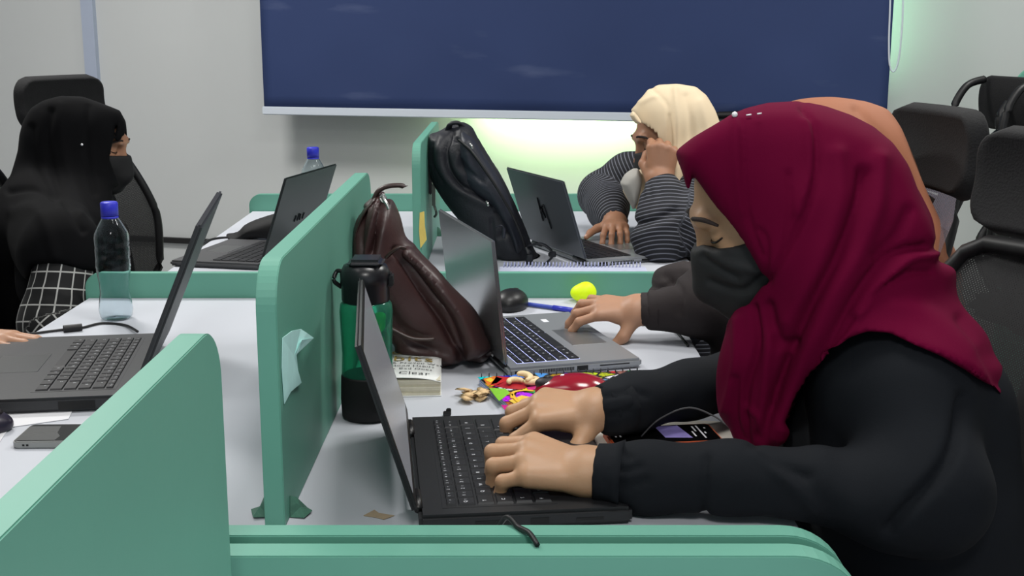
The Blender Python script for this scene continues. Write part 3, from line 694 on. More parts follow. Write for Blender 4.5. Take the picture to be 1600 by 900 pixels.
for i in range(5): under(prism('page_block' if i == 0 else 'page_layer', [tuple((p + (sum(q) / 4 - p) * (0.012 + .008 * (i % 2)))[:2]) for p in q], 'z', .7505 + i * .0021, .7505 + i * .0021 + .0018, M_edge), e)
nu = (B_ - A_); nv = (C_ - A_)
def nbp(px): return tuple(PZ(px[0], px[1], zn)[:2])
def patch(pts, rgb, nm, z=zn + .0004, vs=160, var=.25):
    under(prism('cover_print', [nbp(p) for p in pts], 'z', z - .0004, z, mat('print_' + nm, rgb, .4, var=var, vscale=vs)), e)
patch([(755, 592), (772, 588), (785, 592), (776, 599), (762, 602)], (222, 120, 40), 'orange'); patch([(758, 594), (766, 591), (772, 594), (766, 598)], (240, 205, 60), 'yellow', zn + .0007)
patch([(776, 588), (800, 590), (786, 598), (778, 602), (766, 602)], (190, 40, 40), 'red')
patch([(772, 603), (795, 594), (820, 598), (830, 604), (812, 609), (790, 607)], (165, 25, 40), 'deepred')
patch([(764, 606), (790, 608), (797, 614), (780, 627), (774, 620)], (130, 195, 55), 'leafgreen')
patch([(796, 588), (812, 584), (820, 590), (806, 593)], (70, 120, 215), 'blue'); patch([(835, 583), (855, 584), (862, 590), (845, 592)], (80, 150, 225), 'skyblue')
patch([(783, 633), (806, 634), (815, 640), (802, 655), (796, 650)], (200, 25, 130), 'magenta'); patch([(822, 604), (838, 601), (838, 608), (826, 611)], (190, 40, 120), 'pink')
patch([(840, 592), (858, 591), (862, 596), (842, 598)], (225, 195, 70), 'gold'); patch([(795, 626), (815, 618), (835, 622), (830, 632), (805, 632)], (225, 190, 70), 'petal')
ring = [PZ(u, v, zn + .001) for u, v in [(800, 622), (802, 613), (818, 610), (834, 611)]]
under(tube('cover_print', [p for p in ring], 0.003, mat('ring_yellow', (235, 185, 50), .4), None, 6, 0.3), e)
ring = [PZ(u, v, zn + .001) for u, v in [(800, 616), (808, 626), (822, 634)]]
under(tube('cover_print', ring, 0.003, mat('ring_yellow', (235, 185, 50), .4), None, 6, 0.3), e)
M_wire = mat('spiral_wire', (60, 60, 66), 0.35, 0.7)
for i in range(22):
    p = A_ + (C_ - A_) * (i + .5) / 22; a = [p + np.array([0, -.004, .0005]), p + np.array([0, .0, .005]), p + np.array([0, .006, 0]), p + np.array([0, .002, -.006])]
    under(tube('spiral_loop', a, 0.0007, M_wire, None, 4, 1, 3), e)
def mouse_geo(c, L, W, H, ang, z0, h=0.002):
    c = np.array([c[0], c[1], z0]); f = np.array([math.cos(ang), math.sin(ang), 0]); s_ = np.array([-f[1], f[0], 0])
    g = Grid(c - [L, L, .005], c + [L, L, H * 2], h)
    g.ell(c + [0, 0, H * .25], (L / 2, W / 2, H * .75), 0.005, axes=(f, s_, (0, 0, 1))); g.ell(c - f * L * .12 + np.array([0, 0, H * .4]), (L * .36, W * .5, H * .62), 0.01, axes=(f, s_, (0, 0, 1)))
    g.plane(c + [0, 0, 0.0003], (0, 0, -1), .001)
    return g.mesh(2), f, s_, c
M_red = mat('mouse_red', (140, 12, 36), 0.18, var=0.05, spec=0.7); M_rub = mat('mouse_rubber', (30, 22, 25), 0.5)
e = thing('mouse', 'glossy red computer mouse on the doodle notebook', 'mouse', (0.086, 1.702, zn))
(V, Q), f, s_, c = mouse_geo((0.086, 1.702), 0.108, 0.068, 0.034, math.radians(172), zn + .0005)
under(npmesh('shell', V, Q, M_red), e)
g = Grid(c - [.08, .08, .01], c + [.08, .08, .06], .002); pz = c + f * .033 + np.array([0, 0, .0205]); g.ell(pz, (.021, .015, .0105), .004, axes=(f, s_, (0, 0, 1))); V, Q = g.mesh(2); under(npmesh('scroll_panel', V, Q, M_rub), e)
V, Fc = tube_geo([c + f * .036 - s_ * .004 + np.array([0, 0, .0265]), c + f * .036 + s_ * .004 + np.array([0, 0, .0265])], .0065, 12); under(pyd('scroll_wheel', V, Fc, M_black, None, True), e)
under(bx('button', c + f * .012 + s_ * .0 + np.array([-.005, -.004, .0318]), c + f * .012 + np.array([.005, .004, .0345]), M_leg, None, .001), e)
e = thing('mouse', 'black computer mouse leaning by the silver laptop lid', 'mouse', (0.005, 2.36, .7505))
(V, Q), f, s_, c = mouse_geo((0.0, 2.345), 0.10, 0.06, 0.036, math.radians(75), .7505); under(npmesh('shell', V, Q, M_black), e)
V, Fc = tube_geo([c + f * .03 - s_ * .004 + np.array([0, 0, .026]), c + f * .03 + s_ * .004 + np.array([0, 0, .026])], .007, 12); under(pyd('scroll_wheel', V, Fc, M_rub, None, True), e)
e = thing('mouse', 'dark mouse under a hand at the left frame edge', 'mouse', (-0.735, 1.6, .7512))
(V, Q), f, s_, c = mouse_geo((-0.722, 1.592), 0.10, 0.06, 0.03, math.radians(5), .7514); under(npmesh('shell', V, Q, mat('mouse_dark', (38, 32, 48), .35)), e)
V, Fc = tube_geo([c + f * .03 - s_ * .004 + np.array([0, 0, .022]), c + f * .03 + s_ * .004 + np.array([0, 0, .022])], .007, 12); under(pyd('scroll_wheel', V, Fc, M_rub, None, True), e)
M_cash = mat('cashew', (228, 204, 160), 0.55, var=0.1, vscale=90)
def cashew(label, c, ang, s=1.0, tilt=0.0, ln=0.011):
    pts = []
    for i in range(7):
        t = math.radians(-100 + 200 * i / 6); p = np.array([math.cos(t) * ln * s, math.sin(t) * ln * s, 0]); R = Matrix.Rotation(ang, 3, 'Z') @ Matrix.Rotation(tilt, 3, 'X'); pts.append(np.array(R @ Vector(p)) + c)
    V, Fc = tube_geo(spline(pts, 3), [0.0045 * s * (0.55 + 0.5 * math.sin(math.pi * i / 18) ** .5) for i in range(19)], 10)
    tag(pyd('cashew_nut', V, Fc, M_cash, None, True), label, 'nut', 'cashews on the doodle notebook')
cashew('pale cashew nut, leftmost of three on the doodle notebook', np.array(PZ(806, 596, zn + .006)), 2.0, 0.95)
cashew('pale cashew nut lying on top of the two others', np.array(PZ(817, 589, zn + .012)), 0.6, 1.05, 0.2)
cashew('pale cashew nut, rightmost of three, nearest the red mouse', np.array(PZ(828, 594, zn + .006)), -0.6, 1.05)
M_nut = mat('walnut_flakes', (230, 194, 146), 0.7, var=0.3, vscale=110, bump=.3, bscale=200)
cc = PZ(738, 624); r3 = random.Random(3)
for i in range(12):
    c = cc + np.array([r3.uniform(-.014, .02), r3.uniform(-.018, .022), 0.0025 + .003 * (i % 3) + .0015]); R = Matrix.Rotation(r3.uniform(0, 6), 3, 'Z') @ Matrix.Rotation(r3.uniform(-.35, .35), 3, 'X')
    V = []
    for k in range(9):
        a = 2 * math.pi * k / 9; rr = r3.uniform(.009, .016); V.append(np.array(R @ Vector((rr * math.cos(a), rr * .75 * math.sin(a), 0.0015 * math.sin(3 * a)))) + c)
    V.append(c + [0, 0, .003]); V.append(c - [0, 0, .002]); Fc = [(k, (k + 1) % 9, 9) for k in range(9)] + [((k + 1) % 9, k, 10) for k in range(9)]
    tag(pyd('nut_piece', V, Fc, M_nut, None, True), 'piece of the small tan nut heap left of the notebook', 'nut', 'heap of nut pieces on the white desk')
e = thing('usb_dongle', 'tiny black dongle on the desk behind the black laptop', 'dongle', tuple(PZ(698, 652)))
p = PZ(698, 650); under(bx('plug', p + [-.005, -.004, 0.0005], p + [.006, .006, .006], M_black, None, .001), e); under(bx('cap', p + [-.001, .002, .004], p + [.006, .009, .009], M_black, None, .001), e)
# tennis-yellow lump, pen, spiral pad
g = Grid((0.08, 2.3, .74), (0.22, 2.45, .85), .002); cb = PZ(912, 474) + np.array([0, .015, .018]); g.ell(cb, (.026, .022, .018), .006); g.ell(cb + [.006, 0, .006], (.016, .018, .016), .008); g.plane((0, 0, .7506), (0, 0, -1), .001); V, Q = g.mesh(2)
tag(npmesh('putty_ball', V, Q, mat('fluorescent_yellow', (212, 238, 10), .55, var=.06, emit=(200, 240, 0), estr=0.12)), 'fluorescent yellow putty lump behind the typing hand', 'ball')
e = thing('pen', 'slim blue pen lying behind the silver laptop', 'pen', tuple(PZ(850, 482)))
a, b_ = PZ(808, 473, .755), PZ(896, 485, .755); under(tube('barrel', [a, (a + b_) / 2, b_], .0042, mat('pen_blue', (62, 80, 170), .35, var=.2, vscale=50), None, 8), e); under(tube('pen_cap', [a + (b_ - a) * .65, b_ + (b_ - a) * .02], .0052, mat('pen_cap_blue', (50, 60, 180), .35), None, 8), e)
M_pin0 = mat('spiral_blue_white', (165, 170, 205), .35, .2)
e = thing('spiral_notepad', 'closed spiral notepad behind the low green board', 'notebook', tuple(PZ(895, 425)))
pa, pb = np.array([-0.022, 2.60, .7505]), np.array([0.29, 2.60, .7505])
under(bx('page_block', (-.025, 2.55, .7507), (.292, 2.69, .764), M_edge, None, .001), e); under(bx('cover', (-.027, 2.548, .764), (.294, 2.692, .7652), mat('pad_cover', (188, 192, 214), .5, var=.15, vscale=60), None, 0), e)
for i in range(40):
    x = -.018 + .0077 * i; under(tube('spiral_loop', [(x, 2.682, .7652), (x + .001, 2.688, .7745), (x + .002, 2.70, .7725), (x + .003, 2.702, .760), (x + .003, 2.69, .7525)], .0012, M_pin0, None, 4, 1, 3), e)
# ---- cables
M_cable = mat('cable_black', (18, 18, 20), 0.5)
def cable(label, pts, r=0.0022, name='cable', cat='cable', m=None):
    e = thing(name, label, cat, tuple(pts[0])); under(tube('cord', pts, r, m or M_cable, None, 6), e); return e
zc = .7528
e = cable('black laptop cord with ferrite block beside the clear bottle', [PZ(30, 524, zc), PZ(75, 518, zc), PZ(100, 515, zc), PZ(128, 512, zc), PZ(160, 505, zc), PZ(195, 508, zc), PZ(215, 518, zc + .004)], .0024)
a, b_ = PZ(99, 514, .757), PZ(128, 511, .757); under(tube('ferrite_block', [a, (a + b_) / 2, b_], .0065, M_cable, None, 10), e)
cable('black cord lying across the low green boards in front', [np.array([-.03, 1.19, .7535]), np.array([-.02, 1.175, .775]), np.array([-.006, 1.156, .8055]), np.array([.006, 1.138, .803]), np.array([.017, 1.115, .806]), np.array([.024, 1.095, .803])], .0028)
cable('black charger cord beside the silver laptop under the sleeve', [PZ(985, 508, zc), PZ(1010, 506, zc), PZ(1045, 511, zc), PZ(1060, 522, zc), PZ(1075, 540, zc)], .0024)
cable('thin grey earphone wire arching over the orange phone', [PZ(1002, 682, .764), PY(1030, 655, 1.52), PY(1075, 637, 1.5), PY(1115, 650, 1.48), PY(1140, 668, 1.45)], .0011, m=mat('wire_grey', (70, 70, 74), .5))
cable('thin black cord on the far left desk beside the laptop', [PZ(305, 392, zc), PZ(325, 376, zc), PZ(352, 371, zc), PZ(385, 372, zc), PZ(420, 368, zc)], .003)
# ---- black pouch behind the far-left laptop
V, Q = inflate([(353, 366), (372, 362), (385, 350), (410, 340), (436, 334), (450, 345), (450, 376), (425, 373), (395, 371), (378, 377), (362, 376)], 3.12, .05, 16, .004, 2.0)
V[:, 2] = np.maximum(V[:, 2], .751); tag(npmesh('fabric_pouch', V, Q, M_blackm), 'limp black fabric pouch behind the far left laptop', 'pouch')

# ================================================================== BAGS
M_brown = mat('brown_leather', (58, 38, 38), 0.42, var=0.12, vscale=12, bump=0.06, bscale=160, spec=0.5)
M_brown2 = mat('brown_leather_strap', (52, 36, 33), 0.4, var=0.12, vscale=20, bump=0.06, bscale=160)
M_steel = mat('zip_steel', (190, 190, 188), 0.25, 0.9)
def under_np(name, V, Q, m, e): return under(npmesh(name, V, Q, m), e)
e = thing('handbag', 'slouching dark brown leather handbag leaning on the green panel', 'bag', tuple(PZ(680, 560)))
Yb = lambda u, v: 1.925 + 0.0002 * (u - 650)
body = [(572, 318), (585, 305), (602, 300), (615, 318), (626, 345), (640, 385), (662, 413), (690, 436), (722, 462), (745, 490), (760, 525), (768, 548), (745, 561), (700, 570), (668, 571), (640, 560), (618, 545), (600, 520), (585, 470), (560, 420), (552, 395), (556, 360)]
V, Q = inflate(body, Yb, .058, 42, .004, 2.5)
V = folds(V, Q, [([(618, 392), (650, 440), (690, 500), (722, 562)], -.011, 5), ([(640, 388), (690, 450), (735, 520), (748, 555)], .010, 14), ([(606, 305), (596, 340), (580, 395)], -.016, 5), ([(620, 550), (660, 553), (700, 560)], .007, 6), ([(600, 480), (640, 530), (680, 552)], -.010, 12), ([(690, 480), (712, 530), (708, 560)], .006, 7), ([(570, 330), (564, 370), (566, 400)], -.008, 4), ([(590, 320), (580, 360), (572, 395)], .006, 4)], .003, 30)
V[:, 0] = np.maximum(V[:, 0], -0.2445); V[:, 2] = np.maximum(V[:, 2], .752)
under_np('bag_body', V, Q, M_brown, e)
V, Q = inflate([(636, 384), (662, 413), (700, 443), (735, 478), (757, 520), (766, 546), (742, 556), (728, 560), (715, 515), (690, 470), (655, 420), (628, 398)], 1.895, .032, 26, .003, 2.0)
V = folds(V, Q, [([(640, 396), (680, 440), (715, 490), (742, 550)], .006, 12)], .001, 40); V[:, 2] = np.maximum(V[:, 2], .752); under_np('side_panel', V, Q, M_brown, e)
V, Q = inflate([(552, 395), (553, 365), (566, 330), (585, 308), (590, 312), (572, 340), (562, 372), (563, 394), (560, 400)], 1.90, .03, 10, .003, 1.5); V[:, 0] = np.maximum(V[:, 0], -0.2445); under_np('zip_flap', V, Q, M_brown2, e)
under(tube('handle', [PY(584, 312, 1.90), PY(590, 300, 1.90), PY(600, 293, 1.90), PY(613, 290, 1.90), PY(628, 290, 1.9), PY(631, 293, 1.9)], [.007] * 41, M_brown2, None, 8, .55), e)
under(tube('zip_pull', [PY(598, 304, 1.862), PY(600, 312, 1.858), PY(604, 318, 1.856), PY(608, 327, 1.854)], .0028, M_steel, None, 8), e)
under(tube('zip_pull', [PY(599, 303, 1.86), PY(594, 309, 1.86), PY(599, 316, 1.858), PY(603, 310, 1.86), PY(599, 303, 1.86)], .0016, M_steel, None, 6), e)
under(tube('strap_tab', [PY(604, 402, 1.845), PY(614, 392, 1.84), PY(624, 386, 1.84), PY(632, 388, 1.845)], .006, M_brown2, None, 8, .5), e)
under(tube('strap', [PY(612, 513, 1.86), PY(640, 527, 1.855), PY(660, 530, 1.857), PY(678, 529, 1.86)], .006, M_brown2, None, 8, .5), e)

M_bpk = mat('backpack_nylon', (26, 28, 35), 0.55, var=0.15, vscale=14, bump=0.12, bscale=220); M_bpk2 = mat('backpack_panel', (36, 39, 49), 0.5, var=0.12, vscale=14, bump=0.08, bscale=220)
e = thing('backpack', 'black backpack slumped against the far green panel', 'bag', tuple(PZ(780, 412)))
body = [(668, 225), (672, 212), (684, 207), (696, 197), (712, 192), (722, 189), (738, 198), (748, 215), (766, 245), (784, 275), (800, 310), (818, 350), (832, 385), (842, 412), (790, 413), (772, 400), (745, 375), (720, 345), (695, 315), (676, 285), (668, 262)]
V, Q = inflate(body, 2.90, .085, 40, .005, 2.5)
V = folds(V, Q, [([(706, 205), (697, 232), (702, 262), (720, 290), (750, 305), (770, 318)], -.012, 3.5), ([(712, 215), (745, 240), (770, 280), (800, 330), (822, 385)], -.010, 3), ([(690, 215), (686, 250), (702, 285), (740, 310), (762, 320)], .008, 7), ([(716, 240), (712, 260), (725, 275)], .010, 9), ([(720, 225), (760, 275), (790, 320)], .008, 6), ([(676, 225), (676, 255), (692, 285)], -.006, 3), ([(768, 345), (772, 400)], -.006, 3), ([(775, 330), (800, 328)], -.005, 2), ([(780, 372), (800, 360), (815, 370)], -.006, 5)], .004, 24)
V[:, 0] = np.maximum(V[:, 0], -.192); V[:, 2] = np.maximum(V[:, 2], .7515); under_np('backpack_body', V, Q, M_bpk, e)
V, Q = inflate([(722, 205), (742, 222), (765, 258), (790, 300), (808, 345), (818, 385), (805, 398), (790, 360), (770, 325), (738, 300), (715, 272), (710, 240)], 2.855, .06, 30, .005, 2.5)
V = folds(V, Q, [([(730, 225), (765, 280), (795, 340)], .008, 8), ([(716, 255), (730, 270), (752, 280)], -.008, 7)], .002, 30); under_np('front_pocket', V, Q, M_bpk2, e)
under(tube('zip_line', [PY(716, 218, 2.80), PY(735, 235, 2.795), PY(755, 262, 2.79), PY(780, 300, 2.79), PY(805, 345, 2.795), PY(822, 388, 2.81)], .0035, M_black, None, 6), e)
for (u, v) in ((735, 228), (760, 318)): under(tube('zip_pull', [PY(u, v - 3, 2.79), PY(u + 2, v, 2.785), PY(u + 3, v + 4, 2.785)], .003, M_steel, None, 6), e)
under(tube('label_tab', [PY(776, 355, 2.785), PY(782, 352, 2.782), PY(787, 357, 2.785), PY(787, 372, 2.785)], .004, M_bpk2, None, 6, .4), e)
under(tube('strap', [PY(826, 384, 2.80), PY(845, 381, 2.79), PY(860, 390, 2.785), PY(862, 402, 2.785), PY(852, 412, 2.79)], .009, M_bpk, None, 8, .3), e)
under(tube('strap', [PY(824, 386, 2.80), PY(828, 398, 2.79), PY(826, 413, 2.79)], .008, M_bpk, None, 8, .3), e)
under(tube('grab_handle', [PY(700, 205, 2.88), PY(704, 194, 2.87), PY(716, 192, 2.87), PY(724, 200, 2.88)], .008, M_bpk, None, 8, .6), e)

# ================================================================== CHAIRS
M_ch = mat('chair_plastic', (17, 17, 19), 0.5, var=0.1); M_pad = mat('chair_fabric', (20, 20, 22), 0.9, var=0.2, vscale=60, bump=0.2, bscale=300)
mm = bpy.data.materials.new('chair_mesh'); mm.use_nodes = True; nt = mm.node_tree; bs = nt.nodes['Principled BSDF']; bs.inputs['Base Color'].default_value = lin((24, 24, 26)) + (1,); bs.inputs['Roughness'].default_value = 0.8
tc = nt.nodes.new('ShaderNodeTexCoord'); sx = nt.nodes.new('ShaderNodeSeparateXYZ'); nt.links.new(tc.outputs['Object'], sx.inputs[0])
def mnode(op, a, b=None):
    n = nt.nodes.new('ShaderNodeMath'); n.operation = op
    for i, q in enumerate((a, b)):
        if q is None: continue
        if isinstance(q, (int, float)): n.inputs[i].default_value = q
        else: nt.links.new(q, n.inputs[i])
    return n.outputs[0]
a_ = mnode('SINE', mnode('MULTIPLY', sx.outputs['Y'], 1250.0)); b2_ = mnode('SINE', mnode('MULTIPLY', sx.outputs['Z'], 1250.0))
fac = mnode('MULTIPLY', mnode('GREATER_THAN', mnode('MULTIPLY', a_, b2_), 0.8), 0.8)
tr_ = nt.nodes.new('ShaderNodeBsdfTransparent'); mx = nt.nodes.new('ShaderNodeMixShader'); nt.links.new(fac, mx.inputs[0]); nt.links.new(bs.outputs[0], mx.inputs[1]); nt.links.new(tr_.outputs[0], mx.inputs[2]); nt.links.new(mx.outputs[0], nt.nodes['Material Output'].inputs[0])
M_mesh = mm
def sheet_yz(name, z0, z1, hw, xf, m, e, th, corner=0.04, ny=16, nz=16):
    V = []; Fc = []
    for j in range(nz + 1):
        z = z0 + (z1 - z0) * j / nz; q = min(z - z0, z1 - z, corner) / corner; w = hw(z) - corner * (1 - math.sqrt(max(0, 1 - (1 - q) ** 2)))
        for i in range(ny + 1): y = w * (2 * i / ny - 1); V.append((xf(y, z), y, z))
    for j in range(nz):
        for i in range(ny): k = j * (ny + 1) + i; Fc.append((k, k + 1, k + ny + 2, k + ny + 1))
    o = pyd(name, V, Fc, m, e, True)
    if th: md = o.modifiers.new('s', 'SOLIDIFY'); md.thickness = th; md.offset = 0
    return o, V
def chair(label, x, y, rz, headrest=True, arm_z=0.68, sub=None, arms=True):
    e = thing('office_chair', label, 'chair', (x, y, 0), 'black mesh office chairs'); e.rotation_euler = (0, 0, rz)
    back = lambda yy, z: -0.20 - 0.06 * ((z - 0.55) / 0.45) + 0.045 * math.sin((z - 0.5) / 0.5 * math.pi) + 0.7 * yy * yy
    hwf = lambda z: 0.225 - 0.10 * max(0, (z - 0.72) / 0.28) ** 1.3
    sheet_yz('mesh_back', 0.53, 0.99, hwf, back, M_mesh, e, 0)
    rim = []
    for z in np.linspace(0.53, 0.99, 12): rim.append((back(hwf(z), z), hwf(z) - (.03 if z in (.53, .99) else 0), z))
    rimL = [(p[0], -p[1], p[2]) for p in rim]
    tube('back_frame', rim + rimL[::-1] + [rim[0]], 0.012, M_ch, e, 8, 1, 2)
    tube('back_spine', [(-0.19, 0, 0.45), (-0.25, 0, 0.52), (-0.235, 0, 0.7), (-0.285, 0, 0.9), (-0.30, 0, 1.0)], 0.02, M_ch, e, 8)
    sheet_yz('lumbar_pad', 0.62, 0.72, lambda z: .14, lambda yy, z: back(yy, z) - 0.022, M_ch, e, 0.02, .03)
    if headrest:
        hx = lambda yy, z: -0.285 + 0.9 * yy * yy + 0.2 * (z - 1.09) ** 2 / .07
        h, _ = sheet_yz('headrest', 1.005, 1.147, lambda z: 0.152, hx, M_pad, e, 0.035, .045)
        h.modifiers.new('b', 'BEVEL').width = 0.008
        tube('headrest_post', [(-0.30, 0, 0.96), (-0.325, 0, 1.03), (-0.30, 0, 1.08)], 0.014, M_ch, e)
    o = bx('seat', (-0.22, -0.24, 0.42), (0.25, 0.24, 0.49), M_pad, e, 0.03, 3, None, True)
    bx('seat_plate', (-0.14, -0.12, 0.385), (0.14, 0.12, 0.42), M_ch, e, .01)
    if arms:
        for sy in (-1, 1):
            a = bx('armrest', (-0.13, sy * .285 - .035, arm_z - .012), (0.14, sy * .285 + .035, arm_z + .012), M_ch, e, .01, 3)
            tube('arm_support', [(-0.1, sy * .285, arm_z - .01), (-.13, sy * .29, arm_z - .1), (-.04, sy * .27, .44), (0.03, sy * .22, .41)], .014, M_ch, e)
            tube('arm_support', [(0.11, sy * .285, arm_z - .01), (.13, sy * .29, arm_z - .08), (.06, sy * .27, .46), (0.03, sy * .22, .41)], .012, M_ch, e)
    V, Fc = tube_geo([(0, 0, .1), (0, 0, .39)], .026, 12); pyd('gas_lift', V, Fc, M_ch, e, True)
    for k in range(5):
        a = 2 * math.pi * k / 5 + .3; tube('base_leg', [(0, 0, .11), (.16 * math.cos(a), .16 * math.sin(a), .095), (.3 * math.cos(a), .3 * math.sin(a), .075)], .018, M_ch, e)
        c = np.array([.3 * math.cos(a), .3 * math.sin(a), .029]); V, Fc = tube_geo([c + [-.012 * math.sin(a), .012 * math.cos(a), 0], c + [.012 * math.sin(a), -.012 * math.cos(a), 0]], .028, 14); pyd('caster', V, Fc, M_ch, e, True)
        V, Fc = tube_geo([c + [0, 0, .02], c + [0, 0, .05]], .008, 6); pyd('caster_stem', V, Fc, M_ch, e)
    return e
chair('black mesh office chair behind the maroon-scarfed woman at right edge', 0.455, 1.52, math.pi + .3, arms=False)
och = chair('black office chair with plastic-wrapped back behind the orange-scarfed woman', 0.468, 2.107, math.pi + .15, arms=False)
chair('black chair back glimpsed between the beige and maroon scarves', 0.72, 4.02, math.radians(250), False, arms=False)
chair('black office chair behind the woman in the beige scarf', 0.48, 3.02, math.pi - .1, False, arms=False)
chair('spare black office chair with headrest against the left wall area', -1.05, 3.44, math.radians(-28), arms=False)
chair('black office chair of the woman in the black scarf', -1.03, 2.86, math.radians(2), False, arms=False)
chair('black office chair with armrest at the left frame edge', -1.16, 1.93, 0, False, .755)
ue = chair('black office chair standing empty before the pale wall at upper right', 1.66, 3.55, math.radians(18), arm_z=.7)
for sy in (-.11, .11): tube('headrest_arm', [(-.30, sy, 1.14), (-.36, sy, 1.12), (-.40, sy, 1.05), (-.395, sy, .97), (-.31, sy, .93)], .011, M_ch, ue)
# plastic wrap over the back of one chair
mw = bpy.data.materials.new('plastic_wrap'); mw.use_nodes = True; nt = mw.node_tree; bs = nt.nodes['Principled BSDF']; bs.inputs['Base Color'].default_value = lin((128, 131, 146)) + (1,); bs.inputs['Roughness'].default_value = 0.25
tc = nt.nodes.new('ShaderNodeTexCoord'); sx = nt.nodes.new('ShaderNodeSeparateXYZ'); nt.links.new(tc.outputs['Object'], sx.inputs[0])
w_ = mnode('SINE', mnode('MULTIPLY', sx.outputs['Y'], 900.0)); f_ = mnode('ADD', mnode('MULTIPLY', mnode('GREATER_THAN', w_, 0.1), 0.28), 0.36)
f_ = mnode('MULTIPLY', f_, mnode('SUBTRACT', 1.0, mnode('MULTIPLY', mnode('GREATER_THAN', sx.outputs['Z'], 0.965), 0.35)))
tr_ = nt.nodes.new('ShaderNodeBsdfTransparent'); mx = nt.nodes.new('ShaderNodeMixShader'); nt.links.new(f_, mx.inputs[0]); nt.links.new(bs.outputs[0], mx.inputs[1]); nt.links.new(tr_.outputs[0], mx.inputs[2]); nt.links.new(mx.outputs[0], nt.nodes['Material Output'].inputs[0])
wx = lambda yy, z: -0.165 - 0.075 * ((z - 0.55) / 0.45) + 0.04 * math.sin((z - 0.5) / 0.5 * math.pi) + 0.7 * yy * yy
wrap, _ = sheet_yz('plastic_wrap', 0.52, 1.012, lambda z: 0.24 - .05 * max(0, (z - .72) / .28), wx, mw, och, 0, .03)
GV = []
r5 = random.Random(5)
for row, (zz, n) in enumerate(((.945, 9), (.925, 9), (.83, 7), (.82, 5))):
    yy = -0.12
    for i in range(n):
        w = r5.uniform(.008, .014); V, Fc = box_geo((0, -w / 2, -.005), (.0006, w / 2, .005)) if i % 3 else box_geo((0, -w / 2, -.005), (.0006, -w / 4, .005))
        GV.append(([(wx(yy, zz) + .001 + p[0], p[1] + yy, p[2] + zz) for p in V], Fc)); yy += w + .004
for k in range(26):
    a = 2 * math.pi * k / 30; y0_, z0_ = 0.03 + .03 * math.cos(a), .845 + .03 * math.sin(a)
    V, Fc = box_geo((0, -.003, -.003), (.0006, .003, .003)); GV.append(([(wx(y0_, z0_) + .001 + p[0], p[1] + y0_, p[2] + z0_) for p in V], Fc))
V, Fc = join_geo(GV); pyd('wrap_print', V, Fc, M_ink, wrap)['kind'] = 'stuff'
o = prism('partition_panel', rounded_rect(1.60, 2.5, 0.0, 1.165, .07), 'y', 3.98, 4.0, M_green, None, .003); tag(o, 'green partition with rounded corner behind the upper right chair', 'partition')

# ================================================================== PEOPLE
def nrm(v): v = np.array(v, float); return v / np.linalg.norm(v)
def skin(name, rgb):
    m = mat(name, rgb, 0.5, var=0.06, vscale=35, bump=0.03, bscale=350)
    b = m.node_tree.nodes['Principled BSDF']; b.inputs['Subsurface Weight'].default_value = 0.12; b.inputs['Subsurface Radius'].default_value = (0.012, 0.005, 0.003); b.inputs['Subsurface Scale'].default_value = 0.5
    return m
SK1 = skin('skin_light', (172, 134, 103)); SK2 = skin('skin_tan', (160, 116, 90)); SK3 = skin('skin_warm', (174, 132, 106))
M_nail = mat('fingernail', (222, 180, 165), 0.3); M_brow = mat('eyebrow_dark', (38, 28, 26), 0.8); M_eye = mat('eye_dark', (25, 18, 16), 0.2); M_eyew = mat('eye_white', (215, 208, 200), 0.3)
M_mask = mat('mask_black', (26, 27, 29), 0.72, var=0.15, vscale=40, bump=0.05, bscale=200)
M_pin = mat('pin_pearl', (225, 225, 228), 0.2)
FING = {'index': (.088, .026, (.043, .026, .021)), 'middle': (.091, .006, (.047, .030, .021)), 'ring': (.086, -.014, (.043, .028, .021)), 'pinky': (.077, -.031, (.034, .021, .019))}
